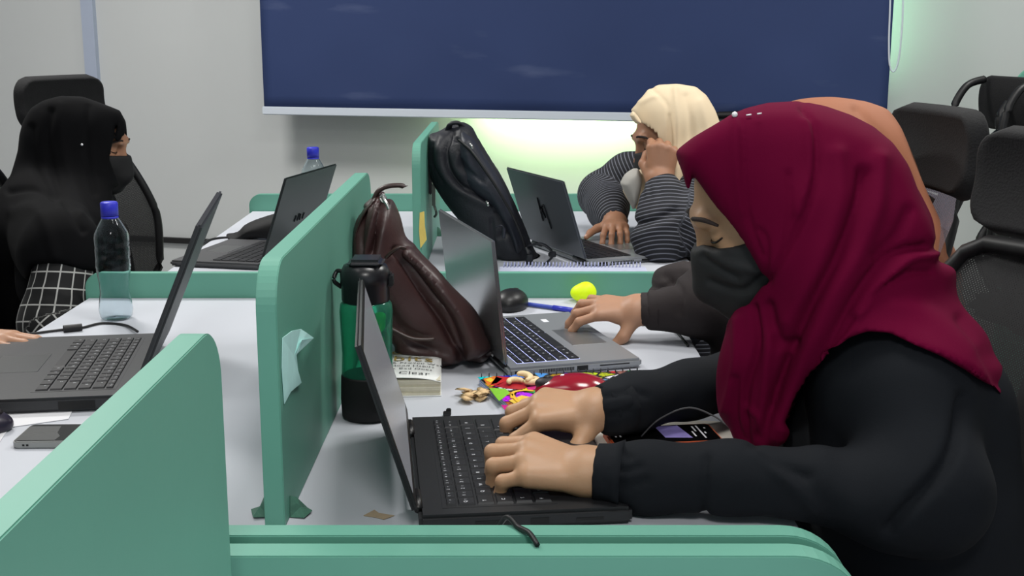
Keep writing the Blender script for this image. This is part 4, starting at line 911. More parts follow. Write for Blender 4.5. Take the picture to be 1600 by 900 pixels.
def hand(wrist, fwd, up, side, curls, spread=(8, 2, -4, -10), thumb=((.75, .65, -.25), (.9, .35, -.3), (.95, .15, -.4)), sc=1.0, elbow=None, wr=.024, h=.0018, wd=1.0):
    """one hand as a single surface: palm, four fingers, thumb and forearm. side=+1: thumb along cross(f,n)"""
    W = np.array(wrist, float); f = nrm(fwd); n = np.array(up, float); n = nrm(n - f * (n @ f)); s = np.cross(f, n) * side
    prims = []; nails = []
    for i, k in enumerate(('index', 'middle', 'ring', 'pinky')):
        fx, sy, ln = FING[k]; b = W + sc * (f * fx + s * sy * wd + n * (-.004 if k in ('index', 'pinky') else 0))
        a = math.radians(spread[i]); d0 = f * math.cos(a) + s * math.sin(a); th = 0; rr = (.0103, .0092, .0082, .0066) if k != 'pinky' else (.0092, .008, .0071, .0058)
        prims.append((W + sc * (f * .008 + s * sy * .42 * wd - n * .004), b, .0160 * sc, .0124 * sc * wd, .012))
        p = b
        for j in range(3):
            th += math.radians(curls[i][j]); d = d0 * math.cos(th) - n * math.sin(th); q = p + d * ln[j] * sc
            prims.append((p, q, rr[j] * sc * (.5 + .5 * wd), rr[j + 1] * sc * (.5 + .5 * wd), .004)); p = q
        up_n = d0 * math.sin(th) + n * math.cos(th)
        nails.append((p - d * .004 * sc + up_n * .0045 * sc, d, up_n, s))
    b = W + sc * (f * .018 + s * .022 - n * .010); p = b; rr = (.0165, .0125, .0105, .0078)
    prims.append((W + sc * (f * .03 + s * .004 - n * .008), b + f * .03 * sc, .014 * sc, .012 * sc, .012))
    for j, ln in enumerate((.042, .032, .026)):
        d = nrm(f * thumb[j][0] + s * thumb[j][1] + n * thumb[j][2]); q = p + d * ln * sc; prims.append((p, q, rr[j] * sc, rr[j + 1] * sc, .010 if j == 0 else .005)); p = q
    un = nrm(np.cross(d, np.cross(s * .6 + n * .8, d))); nails.append((p - d * .004 * sc + un * .0055 * sc, d, un, nrm(np.cross(d, un))))
    if elbow is not None:
        E = np.array(elbow, float); d = nrm(E - W); prims.append((W + f * .012 * sc - s * .006, E, wr * .92, wr * 1.15, .012)); prims.append((W + f * .012 * sc + s * .008, W + d * .1, wr * .85, wr * .9, .014))
    pts = np.array([p for a, b, *_ in prims for p in (a, b)]); core = pts if elbow is None else pts
    lim = np.linalg.norm(core - W, axis=1) < .23 * sc; core = core[lim]
    if elbow is not None: core = np.vstack([core, W + nrm(np.array(elbow) - W) * .12])
    g = Grid(core.min(0) - .035, core.max(0) + .035, h)
    for a, b, ra, rb, k in prims: g.cap(a, b, ra, rb, k)
    V, Q = g.mesh(3)
    nl = []
    for c, d, un, sd in nails: nl.append((c, nrm(d), nrm(un)))
    return V, Q, nl
def nails_obj(nl, e, sc=1.0):
    parts = []
    for c, d, un in nl:
        sd = np.cross(d, un); V = []; Fc = []
        for i in range(5):
            for j in range(5):
                a = (i / 4 - .5) * 2; b = (j / 4 - .5) * 2; V.append(c + d * a * .0058 * sc * math.sqrt(1 - .25 * b * b) + sd * b * .0046 * sc + un * (.0022 - .0018 * b * b - .0006 * a * a) * sc)
        for i in range(4):
            for j in range(4): Fc.append((i * 5 + j, i * 5 + j + 1, i * 5 + j + 6, i * 5 + j + 5))
        parts.append((V, Fc))
    for V, Fc in parts:
        o = pyd('fingernail', V, Fc, M_nail, None, True); md = o.modifiers.new('s', 'SOLIDIFY'); md.thickness = .0012; under(o, e)
def joinVQ(L):
    V = []; Q = []; k = 0
    for v, q in L: V.append(v); Q.append(q + k); k += len(v)
    return np.vstack(V), np.vstack(Q)
def head_prims(g, c, f, u, sc=1.0):
    f = nrm(f); u = nrm(np.array(u) - f * (np.array(u) @ f)); l = np.cross(u, f); A = (f, l, u); c = np.array(c, float)
    P = lambda a, b, d: c + sc * (f * a + l * b + u * d)
    g.ell(P(-.012, 0, .025), np.array((.098, .076, .095)) * sc, .02, axes=A)
    g.ell(P(.03, 0, -.035), np.array((.062, .06, .085)) * sc, .03, axes=A)
    g.ell(P(.05, 0, -.095), np.array((.03, .028, .022)) * sc, .03, axes=A)
    g.cap(P(.088, -.03, .022), P(.088, .03, .022), .011 * sc, .011 * sc, .018)           # brow ridge
    for sy in (-1, 1): g.ell(P(.097, sy * .031, -.002), np.array((.018, .019, .012)) * sc, .012, 'cut', A); g.ell(P(.068, sy * .031, -.003), np.array((.020, .017, .014)) * sc, .006, axes=A); g.ell(P(.062, sy * .042, -.04), np.array((.025, .024, .022)) * sc, .02, axes=A)
    g.cap(P(.090, 0, .008), P(.108, 0, -.035), .0075 * sc, .0105 * sc, .012); g.ell(P(.098, 0, -.042), np.array((.014, .017, .009)) * sc, .008, axes=A)
    g.cap(P(.088, -.017, -.066), P(.088, .017, -.066), .008 * sc, .008 * sc, .01); g.cap(P(.086, -.012, -.076), P(.086, .012, -.076), .008 * sc, .008 * sc, .01)
    for sy in (-1, 1): g.ell(P(-.01, sy * .077, -.015), np.array((.018, .008, .03)) * sc, .008, axes=A)
    return P, f, l, u
def face_bits(e, P, f, l, u, sc=1.0, sides=(-1, 1), shut=True):
    for sy in sides:
        V, Fc = tube_geo(spline([P(.094, sy * .014, .022), P(.097, sy * .028, .029), P(.086, sy * .048, .025), P(.074, sy * .058, .014)], 5), [.0028 * sc * (.5 + math.sin(math.pi * (i + 2) / 19)) for i in range(16)], 6, .7); under(pyd('eyebrow', V, Fc, M_brow, None, True), e)
        V, Fc = tube_geo(spline([P(.0835, sy * .017, -.005), P(.0885, sy * .028, -.008), P(.084, sy * .041, -.008), P(.075, sy * .050, -.004)], 5), [.0009 * sc + .0006 * sc * math.sin(math.pi * i / 15) for i in range(16)], 6); under(pyd('eyelashes', V, Fc, M_eye, None, True), e)
def mask_mesh(e, c, f, u, sc=1.0, m=None, lines=()):
    g = Grid(np.array(c) - .16 * sc, np.array(c) + .16 * sc, .003); f = nrm(f); u = nrm(np.array(u) - f * (np.array(u) @ f)); l = np.cross(u, f); A = (f, l, u); P = lambda a, b, d: np.array(c) + sc * (f * a + l * b + u * d)
    g.ell(P(.032, 0, -.045), np.array((.073, .072, .075)) * sc, .02, axes=A); g.cap(P(.085, 0, -.012), P(.104, 0, -.062), .016 * sc, .022 * sc, .03); g.ell(P(.055, 0, -.10), np.array((.045, .05, .03)) * sc, .03, axes=A)
    g.plane(P(.095, 0, -.013), u * 1.0 - f * .12, .003); g.plane(P(-.012, 0, 0), -f, .004)
    V, Q = g.mesh(2)
    V = folds(V, Q, lines, .0015, 60); return under(npmesh('face_mask', V, Q, m or M_mask), e)
def attr(o, name, arr):
    a = o.data.attributes.new(name, 'FLOAT', 'POINT'); a.data.foreach_set('value', np.asarray(arr, np.float32))
def pins(e, L, Y, name='scarf_pin'):
    for (u, v, r) in L:
        g_ = lathe(name, [(0.0005, -r), (r * .8, -r * .6), (r, 0), (r * .8, r * .6), (.0005, r)], PY(u, v, Y), M_pin, None, 12); under(g_, e)
def chain(g, pts, rs, k=.03):
    for i in range(len(pts) - 1): g.cap(pts[i], pts[i + 1], rs[i], rs[i + 1], k)
def deskcut(g, x, z=.7515, sgn=1, y0=-9, y1=9):
    X, Y, Z = g.co(g.full()); sd = np.maximum(np.maximum(sgn * (X - x), Z - z), np.maximum(y0 - Y, Y - y1)); g.put(g.full(), np.broadcast_to(sd, g.F.shape).astype(np.float32), .002, 'cut')

M_shoe = mat('shoe_dark', (22, 20, 20), 0.45)
def lower_body(e, x, y, s, m, reach=.30):
    """seated skirt: hips on the chair, thighs forward, shins down to the floor, and shoes"""
    g = Grid((min(x, x + s * (reach + .2)) - .2, y - .32, 0), (max(x, x + s * (reach + .2)) + .2, y + .32, .78), .01)
    for yy in (-.09, .09):
        chain(g, [(x, y + yy, .58), (x + s * .12, y + yy, .575), (x + s * reach, y + yy, .56)], [.115, .095, .075], .04); chain(g, [(x + s * reach, y + yy, .55), (x + s * reach, y + yy * 1.1, .12)], [.075, .085], .04)
    V, Q = g.mesh(2); under(npmesh('skirt', V, Q, m), e)
    for yy in (-.1, .1):
        g = Grid((x + s * (reach + .05) - .2, y + yy - .06, -.01), (x + s * (reach + .05) + .2, y + yy + .06, .12), .005); c = np.array([x + s * (reach + .04), y + yy, .04]); g.ell(c, (.115, .042, .036), .01); g.ell(c + [-s * .05, 0, .02], (.05, .036, .045), .02); g.plane((0, 0, .002), (0, 0, -1), .002); V, Q = g.mesh(2); under(npmesh('shoe', V, Q, M_shoe), e)
# ------------------------------------------------------------------ woman in the maroon scarf
M_mar = mat('maroon_crepe', (90, 2, 40), 0.85, var=0.05, vscale=10, bump=0.05, bscale=700, spec=0.08)
M_dress = mat('black_dress', (17, 20, 25), 0.85, var=0.12, vscale=10, bump=0.04, bscale=500, spec=0.2)
e = thing('person', 'woman in maroon headscarf and black dress typing on black laptop', 'person', (0.45, 1.475, 0))
hc = PY(1203, 318, 1.47); hf = nrm((-.90, 0.04, -.43)); hu = nrm((-.43, 0, .90))
g = Grid((.12, 1.30, .70), (.62, 1.66, 1.23), .003); P, f, l, u = head_prims(g, hc, hf, hu, .93)
g.cap(hc + [.03, 0, -.05], (.44, 1.475, .88), .045, .05, .03); g.cap((.45, 1.42, .85), (.45, 1.53, .85), .04, .04, .04); g.cap((.46, 1.475, .85), (.50, 1.475, .72), .08, .09, .04)
body = [g.mesh(2)]
wl = np.array([.098, 1.318, .792]); el = np.array([.385, 1.262, .785]); wr_ = np.array([.120, 1.532, .800]); er = np.array([.36, 1.68, .805])
V1, Q1, n1 = hand(wl + [-.004, 0, 0], (-.96, .22, .20), (.1, -.30, 1), 1, ((22, 72, 25), (20, 76, 25), (22, 74, 25), (26, 62, 25)), (2, -1, -5, -9), ((.8, .5, -.35), (.95, .2, -.3), (.95, .0, -.4)), 0.90, el, .027, .0018, 1.22)
V2, Q2, n2 = hand(wr_ + [-.004, 0, 0], (-.97, -.03, .03), (.1, -.25, 1), -1, ((36, 50, 22), (26, 62, 25), (26, 62, 25), (30, 55, 25)), (15, 5, -3, -9), ((.40, .80, -.45), (.90, .25, -.40), (.96, .0, -.30)), 0.92, er, .026, .0018, 1.15)
body += [(V1, Q1), (V2, Q2)]
V, Q = joinVQ(body); under(npmesh('body', V, Q, SK1), e); nails_obj(n1 + n2, e); face_bits(e, P, f, l, u)
mask_mesh(e, hc, hf, hu, 1.0, None, [([(1090, 380), (1130, 410), (1190, 425)], .004, 8), ([(1110, 440), (1160, 455), (1195, 430)], -.005, 6), ([(1100, 400), (1150, 435)], -.004, 6)])
# dress with sleeves
def dress_m(g, off=0.0, arms=True):
    for yy in (-.07, .07): chain(g, [(.44, 1.475 + yy, .885), (.485, 1.475 + yy, .72), (.51, 1.475 + yy, .48)], [.085 + off, .115 + off, .15 + off], .05)
    g.cap((.445, 1.355, .872), (.445, 1.595, .872), .068 + off, .068 + off, .05)
    g.cap((.50, 1.41, .84), (.50, 1.54, .84), .09 + off, .09 + off, .05)
    if arms:
        chain(g, [(.445, 1.335, .875), (.45, 1.275, .79), el + [.02, 0, .0]], [.068, .064, .058], .03); chain(g, [el + [.02, 0, 0], el * .5 + wl * .5 + [0, 0, .006], wl * .82 + el * .18, wl + [.012, 0, 0]], [.048, .037, .036, .034], .02)
        chain(g, [(.445, 1.615, .87), er], [.064, .055], .03); chain(g, [er, er * .5 + wr_ * .5 + [0, 0, .003], wr_ * .82 + er * .18, wr_ + [.012, 0, 0]], [.050, .038, .037, .034], .02)
g = Grid((.07, 1.16, .40), (.72, 1.76, 1.0), .005); dress_m(g); deskcut(g, .315)
g.plane(wl + [.004, 0, 0], (-1, .05, .05), .004)
V, Q = g.mesh(2)
V = folds(V, Q, [([(935, 725), (975, 735), (1000, 728)], -.004, 5), ([(940, 752), (985, 758), (1010, 750)], -.004, 5), ([(960, 700), (985, 715)], -.003, 5), ([(1105, 720), (1100, 770), (1102, 815)], -.006, 6), ([(1180, 700), (1210, 725), (1260, 745)], -.006, 8), ([(1185, 710), (1240, 760), (1275, 800)], .006, 10), ([(1510, 620), (1480, 720), (1390, 830)], -.012, 10), ([(945, 620), (985, 612), (1010, 618)], -.003, 5), ([(950, 650), (990, 640)], -.003, 5), ([(1300, 600), (1280, 700), (1330, 800)], .006, 30)], .004, 16)
under(npmesh('dress', V, Q, M_dress), e)
def cuff(W, E, r, m, e, fl=.85):
    d = nrm(np.array(E) - W); prof = [(-.004, .93), (-.002, 1.0), (.008, 1.03), (.016, 1.08), (.026, 1.2)]
    V, Fc = tube_geo([W + d * t for t, _ in prof], [r * q for _, q in prof], 28, fl); V = [p + nrm(p - (W + d * .01)) * .0009 * math.sin(i * 2.3) for i, p in enumerate(V)]
    under(pyd('cuff', V, Fc, m, None, True), e)
cuff(wl, el, .0365, M_dress, e, .88); cuff(wr_, er, .036, M_dress, e, .88)
# scarf
OUT = [(1058, 238), (1085, 216), (1115, 196), (1140, 180), (1165, 169), (1200, 160), (1250, 157), (1290, 165), (1330, 179), (1365, 197), (1395, 222), (1418, 258), (1438, 300), (1455, 345), (1461, 372), (1456, 392), (1464, 410), (1497, 420), (1505, 440), (1522, 465), (1545, 510), (1556, 550), (1572, 572), (1571, 624), (1545, 600), (1510, 575), (1470, 555), (1430, 540), (1390, 521), (1355, 518), (1325, 528), (1300, 550), (1270, 590), (1245, 630), (1225, 670), (1208, 708), (1175, 724), (1158, 714), (1140, 668), (1118, 650), (1114, 628), (1120, 590), (1136, 512), (1133, 468), (1165, 470), (1195, 440), (1180, 414), (1150, 370), (1120, 328), (1095, 290), (1082, 272), (1076, 304), (1066, 268)]
g = Grid((.14, 1.22, .74), (.66, 1.76, 1.25), .0035)
hx = nrm((1, 0, -.35)); hz = np.cross(hx, (0, 1, 0)); hz = hz if hz[2] > 0 else -hz
g.ell(PY(1248, 300, 1.47), (.172, .112, .122), .02, axes=(hx, (0, 1, 0), hz))
g.ell(PY(1120, 240, 1.47), (.075, .085, .075), .03)
g.ell(PY(1365, 390, 1.47), (.10, .115, .12), .05)
g.cap(PY(1270, 400, 1.43), PY(1330, 520, 1.40), .085, .075, .05)
g.cap(PY(1215, 440, 1.46), PY(1180, 560, 1.44), .062, .055, .05); g.cap(PY(1180, 560, 1.44), PY(1172, 690, 1.425), .055, .038, .04); g.cap(PY(1240, 520, 1.42), PY(1215, 650, 1.40), .05, .03, .04)
dress_m(g, .011, False); g.cap((.445, 1.335, .875), (.45, 1.29, .80), .074, .06, .04)
sil = OUT[:24] + [(1500, 700), (1300, 760)] + OUT[35:]
g.outline_cut(sil, .02); g.outline_cut(OUT, .002)
# hollow for the face
g.ell(hc + hf * .035 - hu * .012, (.085, .078, .105), .004, 'cut', axes=(hf, np.cross(hu, hf), hu))
g.ell(hc + hf * .06 - hu * .03, (.085, .076, .10), .004, 'cut', axes=(hf, np.cross(hu, hf), hu))
V, Q = g.mesh(2)
V = folds(V, Q, [([(1158, 190), (1161, 240), (1163, 300), (1172, 350), (1190, 400)], -.0035, 4), ([(1150, 190), (1152, 260), (1160, 330)], .003, 8),
    ([(1255, 165), (1272, 195), (1278, 235), (1270, 300), (1240, 370), (1200, 440)], -.006, 5), ([(1262, 190), (1266, 260), (1248, 330)], .005, 9),
    ([(1232, 270), (1234, 330), (1222, 390)], -.003, 4), ([(1350, 270), (1340, 320), (1310, 400), (1260, 490), (1225, 580), (1190, 680)], -.011, 9), ([(1375, 250), (1370, 320), (1345, 390), (1300, 470), (1255, 570), (1215, 680)], .008, 14),
    ([(1310, 240), (1310, 320), (1280, 410), (1230, 500)], .006, 14), ([(1445, 385), (1400, 395), (1360, 430), (1320, 490), (1280, 560), (1230, 660)], -.010, 7), ([(1455, 400), (1420, 405), (1380, 440), (1340, 490)], .009, 7),
    ([(1455, 425), (1410, 430), (1370, 455), (1330, 500), (1290, 560)], -.007, 5), ([(1420, 330), (1400, 370), (1370, 400)], -.006, 9), ([(1175, 480), (1185, 540), (1165, 620), (1170, 700)], -.008, 6), ([(1150, 500), (1152, 560), (1135, 640)], .006, 7),
    ([(1200, 480), (1215, 530), (1240, 540)], -.008, 9), ([(1205, 520), (1195, 600), (1190, 690)], .007, 8), ([(1150, 590), (1150, 650), (1160, 690)], -.006, 5), ([(1230, 560), (1210, 640)], -.005, 5), ([(1400, 480), (1450, 490), (1520, 540)], .004, 16), ([(1165, 640), (1185, 650), (1195, 690)], .004, 5), ([(1185, 360), (1195, 372), (1198, 400), (1194, 440)], -.004, 4), ([(1500, 500), (1540, 560), (1560, 600)], -.005, 10)], .0022, 22)
under(npmesh('headscarf', V, Q, M_mar), e); lower_body(e, .51, 1.475, -1, M_dress)
pins(e, [(1148, 179, .0035)], 1.40); pins(e, [(1196, 356, .0028)], 1.372)
for (u0, v0, u1, v1, yy) in ((1166, 180, 1174, 179, 1.395), (1183, 178, 1190, 177, 1.39), (1197, 366, 1197, 372, 1.37)): under(tube('pin_shaft', [PY(u0, v0, yy), PY(u1, v1, yy)], .0009, M_pin, None, 5), e)

# ------------------------------------------------------------------ woman in the orange scarf (mostly hidden)
M_org = mat('orange_scarf', (152, 96, 68), 0.75, var=0.05, vscale=10, bump=0.04, bscale=600); M_brn = mat('brown_black_dress', (38, 31, 32), 0.8, var=0.12, vscale=12, bump=0.05, bscale=400)
e = thing('person', 'woman in orange headscarf using silver laptop, mostly hidden by the maroon scarf', 'person', (0.60, 2.13, 0))
hc = PY(1285, 285, 2.13); hf = nrm((-.93, -.02, -.3)); hu = nrm((-.3, 0, .93))
g = Grid((.34, 1.92, .72), (.86, 2.34, 1.24), .004); P, f, l, u = head_prims(g, hc, hf, hu, .95); g.cap(hc + [.02, 0, -.06], (.62, 2.13, .92), .05, .055, .03); g.cap((.64, 2.13, .9), (.66, 2.13, .75), .09, .1, .04)
wo = np.array([.226, 2.085, .806]); eo = np.array([.43, 2.07, .81])
V1, Q1, n1 = hand(wo, (-.94, .14, .03), (.0, -.40, 1), -1, ((18, 38, 22), (18, 40, 20), (10, 50, 25), (5, 55, 25)), (12, 4, -4, -12), ((.45, .70, -.7), (.75, .35, -.75), (.8, .1, -.7)), 0.84, eo, .025, .002)
V, Q = joinVQ([g.mesh(2), (V1, Q1)]); under(npmesh('body', V, Q, SK3), e); nails_obj(n1, e); face_bits(e, P, f, l, u); mask_mesh(e, hc, hf, hu, 1.02)
def dress_o(g, off=0):
    for yy in (-.07, .07): chain(g, [(.63, 2.13 + yy, .90), (.66, 2.13 + yy, .72), (.67, 2.13 + yy, .48)], [.085 + off, .12 + off, .15 + off], .05)
    g.cap((.63, 2.01, .885), (.63, 2.25, .885), .07 + off, .07 + off, .05)
g = Grid((.20, 1.90, .42), (.90, 2.42, 1.02), .006); dress_o(g); chain(g, [(.63, 1.99, .88), (.50, 1.985, .80), eo], [.066, .062, .06], .03); chain(g, [eo, eo * .5 + wo * .5 + [0, 0, .006], wo + [.018, 0, 0]], [.060, .056, .036], .02); g.cap((.50, 1.99, .80), (.46, 2.0, .62), .075, .085, .03); g.cap((.42, 2.08, .79), (.42, 2.08, .62), .07, .08, .03); chain(g, [(.63, 2.27, .88), (.47, 2.28, .83), (.30, 2.25, .80)], [.066, .06, .05], .03)
deskcut(g, .315); g.plane(wo + [.006, 0, 0], (-1, .1, .05), .004); V, Q = g.mesh(2)
V = folds(V, Q, [([(1040, 430), (1065, 455), (1060, 490)], -.006, 5), ([(1000, 440), (1030, 450), (1050, 440)], -.006, 5), ([(1080, 410), (1100, 440), (1120, 470)], -.008, 6), ([(1020, 425), (1060, 420), (1090, 430)], .006, 7)], .004, 22)
under(npmesh('dress', V, Q, M_brn), e); cuff(wo, eo, .033, M_brn, e)
OUTO = [(1165, 220), (1195, 170), (1235, 151), (1300, 149), (1355, 155), (1388, 165), (1408, 200), (1424, 240), (1450, 300), (1476, 362), (1494, 398), (1502, 428), (1512, 520), (1200, 560), (1140, 420), (1150, 300)]
g = Grid((.36, 1.92, .80), (.88, 2.36, 1.26), .005); g.ell(PY(1295, 270, 2.13), (.16, .115, .135), .03); g.ell(PY(1370, 350, 2.13), (.16, .13, .17), .05); g.cap(PY(1420, 330, 2.13), PY(1460, 430, 2.13), .08, .09, .04); dress_o(g, .012); g.outline_cut(OUTO, .012); g.ell(hc + hf * .05, (.085, .078, .11), .004, 'cut', axes=(hf, np.cross(hu, hf), hu)); V, Q = g.mesh(2)
V = folds(V, Q, [([(1340, 170), (1390, 240), (1440, 340)], -.006, 8), ([(1400, 260), (1450, 380), (1480, 420)], .005, 8)], .002, 22); under(npmesh('headscarf', V, Q, M_org), e); lower_body(e, .66, 2.13, -1, M_brn)

# ------------------------------------------------------------------ woman in the beige scarf and striped sleeves
M_bei = mat('beige_scarf', (224, 204, 172), 0.75, var=0.04, vscale=10, bump=0.04, bscale=600); M_inner = mat('grey_underscarf', (175, 172, 166), 0.8, var=0.04)
def stripes(name, base, line, kind):
    m = bpy.data.materials.new(name); m.use_nodes = True; nt_ = m.node_tree; bs = nt_.nodes['Principled BSDF']; bs.inputs['Roughness'].default_value = .8
    def mn(op, a, b=None):
        n = nt_.nodes.new('ShaderNodeMath'); n.operation = op
        for i, q in enumerate((a, b)):
            if q is None: continue
            if isinstance(q, (int, float)): n.inputs[i].default_value = q
            else: nt_.links.new(q, n.inputs[i])
        return n.outputs[0]
    def line_of(at, period, width):
        a = nt_.nodes.new('ShaderNodeAttribute'); a.attribute_name = at; return mn('LESS_THAN', mn('FRACT', mn('DIVIDE', a.outputs['Fac'], period)), width)
    fac = line_of('along', .0095, .24) if kind == 'stripe' else mn('MAXIMUM', line_of('along', .034, .09), line_of('around', .024, .11))
    mx = nt_.nodes.new('ShaderNodeMix'); mx.data_type = 'RGBA'; mx.inputs[6].default_value = lin(base) + (1,); mx.inputs[7].default_value = lin(line) + (1,); nt_.links.new(fac, mx.inputs[0]); nt_.links.new(mx.outputs[2], bs.inputs['Base Color']); return m
M_str = stripes('striped_cotton', (14, 16, 25), (105, 107, 118), 'stripe'); M_plaid = stripes('windowpane_check', (14, 14, 16), (178, 178, 175), 'check')
e = thing('person', 'woman in beige headscarf with pinstriped sleeves resting cheek on fist', 'person', (0.50, 3.10, 0))
hc = PY(1052, 212, 3.08); hf = nrm((-.92, -.16, -.28)); hu = nrm((-.28, 0, .93))
g = Grid((.22, 2.88, .80), (.70, 3.34, 1.24), .003); P, f, l, u = head_prims(g, hc, hf, hu, .97); g.cap(hc + [.02, 0, -.06], (.47, 3.1, .93), .045, .05, .03); g.cap((.48, 3.1, .92), (.5, 3.1, .83), .07, .08, .04)
ws = PY(1031, 288, 2.915); es = np.array([.352, 2.865, .80])
wf = np.array([.262, 3.10, .805]); ef = np.array([.235, 3.29, .845])
V1, Q1, n1 = hand(ws, (.04, .10, 1), (-.1, -1, .1), -1, ((70, 95, 50), (75, 95, 50), (75, 95, 50), (75, 95, 50)), (2, 0, -2, -4), ((.7, .45, -.5), (.7, -.2, -.7), (.3, -.6, -.7)), 0.97, es, .027, .002)
V2, Q2, n2 = hand(wf, (-.10, -.92, -.02), (0, -.1, 1), 1, ((25, 40, 25), (25, 42, 25), (25, 42, 25), (25, 42, 25)), (10, 2, -5, -12), ((.6, .8, -.2), (.7, .6, -.3), (.8, .4, -.4)), 0.82, ef, .025, .002)
V, Q = joinVQ([g.mesh(2), (V1, Q1), (V2, Q2)]); under(npmesh('body', V, Q, SK2), e); nails_obj(n2, e); face_bits(e, P, f, l, u, .97); mask_mesh(e, hc, hf, hu, .98)
def torso_s(g, off=0):
    for yy in (-.07, .07): chain(g, [(.48, 3.1 + yy, .92), (.52, 3.1 + yy, .74), (.54, 3.1 + yy, .48)], [.08 + off, .115 + off, .15 + off], .05)
    g.cap((.475, 2.985, .905), (.465, 3.225, .905), .068 + off, .068 + off, .05)
def along(V, segs):
    """stripe coordinate: distance along the nearest limb segment"""
    best = np.full(len(V), 1e9); val = np.zeros(len(V)); arn = np.zeros(len(V)); off = 0
    for a, b, tilt in segs:
        a = np.array(a, float); b = np.array(b, float); ab = b - a; L = np.linalg.norm(ab); d = ab / L; t = (V - a) @ d; tc_ = np.clip(t, 0, L); r = V - a - tc_[:, None] * d; dist = np.linalg.norm(r, axis=1)
        x = np.cross(d, (0, 1, 0.1)); x /= np.linalg.norm(x); ang = np.arctan2(r @ np.cross(d, x), r @ x)
        m = dist < best; best[m] = dist[m]; val[m] = (off + t + tilt * (V @ x))[m]; arn[m] = (ang * .055 + .2)[m]; off += L
    return val + 1.0, arn + 1.0
g = Grid((.14, 2.78, .42), (.80, 3.42, 1.03), .005); torso_s(g)
sh = np.array([.47, 2.965, .90]); shf = np.array([.455, 3.235, .91])
chain(g, [sh, (.43, 2.90, .835), es], [.066, .072, .064], .03); chain(g, [es, es * .6 + ws * .4, es * .2 + ws * .8, ws + [0, 0, -.008]], [.064, .060, .048, .034], .02)
chain(g, [shf, (.31, 3.28, .90), ef], [.062, .056, .054], .03); chain(g, [ef, ef * .5 + wf * .5, wf + [0, .012, 0]], [.062, .055, .034], .02)
deskcut(g, .417); V, Q = g.mesh(2)
V = folds(V, Q, [([(1000, 285), (1003, 310)], -.003, 3), ([(1012, 283), (1014, 305)], -.003, 3), ([(1028, 283), (1030, 305)], -.003, 3), ([(985, 350), (1020, 345), (1055, 330)], -.010, 5), ([(985, 372), (1030, 355), (1070, 345)], .006, 8), ([(1060, 345), (1070, 370), (1065, 400)], -.006, 5)], .005, 26)
o = npmesh('dress', V, Q, M_str); av, ar = along(V, [(ws, es, 0), (es, sh, .5), (shf, ef, .3), (ef, wf, 0), ((.48, 3.1, .92), (.54, 3.1, .5), 0)]); attr(o, 'along', av); under(o, e)
cuff(ws - [0, 0, .004], es, .034, mat('cuff_navy', (24, 26, 36), .8, var=.1), e, 1.0); cuff(wf, ef, .032, mat('cuff_navy', (24, 26, 36), .8), e)
OUTS = [(985, 172), (1000, 156), (1014, 139), (1030, 132), (1060, 131), (1088, 135), (1104, 148), (1117, 172), (1130, 205), (1142, 260), (1150, 340), (1140, 420), (1080, 425), (1050, 395), (1020, 350), (1000, 330), (985, 318), (972, 300), (969, 285), (978, 272), (996, 264), (1008, 262), (1022, 250), (1026, 230), (1012, 212), (998, 190)]
g = Grid((.22, 2.86, .78), (.74, 3.36, 1.26), .004); g.ell(PY(1062, 205, 3.08), (.122, .10, .125), .02); g.ell(PY(1015, 172, 3.08), (.06, .07, .06), .03); g.ell(PY(1085, 250, 3.08), (.09, .095, .12), .04); g.cap(PY(1030, 275, 3.04), PY(1060, 350, 3.0), .06, .06, .04); g.cap(PY(1000, 290, 3.06), PY(1010, 310, 3.04), .05, .05, .04); torso_s(g, .012)
g.outline_cut(OUTS, .012); g.ell(hc + hf * .04 - hu * .015, (.088, .079, .11), .004, 'cut', axes=(hf, np.cross(hu, hf), hu)); V, Q = g.mesh(2)
V = folds(V, Q, [([(1020, 140), (1042, 165), (1048, 210), (1045, 270), (1040, 350)], -.006, 4), ([(1055, 140), (1058, 190), (1056, 280), (1062, 360)], .007, 5), ([(1072, 150), (1082, 220), (1080, 320)], -.006, 6), ([(1000, 160), (1030, 150), (1045, 175)], .003, 4), ([(1095, 160), (1110, 230), (1105, 320)], .005, 7), ([(1035, 300), (1045, 340), (1040, 370)], -.006, 4)], .002, 25)
under(npmesh('headscarf', V, Q, M_bei), e); lower_body(e, .54, 3.1, -1, mat('skirt_navy', (18, 20, 30), .85, var=.1))
# under-cap edge at the forehead and pale inner layer at the chest
V, Q = inflate([(984, 180), (990, 174), (1002, 190), (998, 194), (990, 190)], 2.985, .02, 5, .003, 1.0); under(npmesh('under_cap', V, Q, M_bei), e)
V, Q = inflate([(969, 286), (978, 271), (996, 263), (1003, 285), (992, 325), (984, 318)], 2.99, .035, 14, .003, 1.5); under(npmesh('scarf_end', V, Q, M_inner), e)
g = Grid(hc - .2, hc + .2, .004); a, b_ = PY(985, 215, 2.96), PY(983, 225, 2.96)

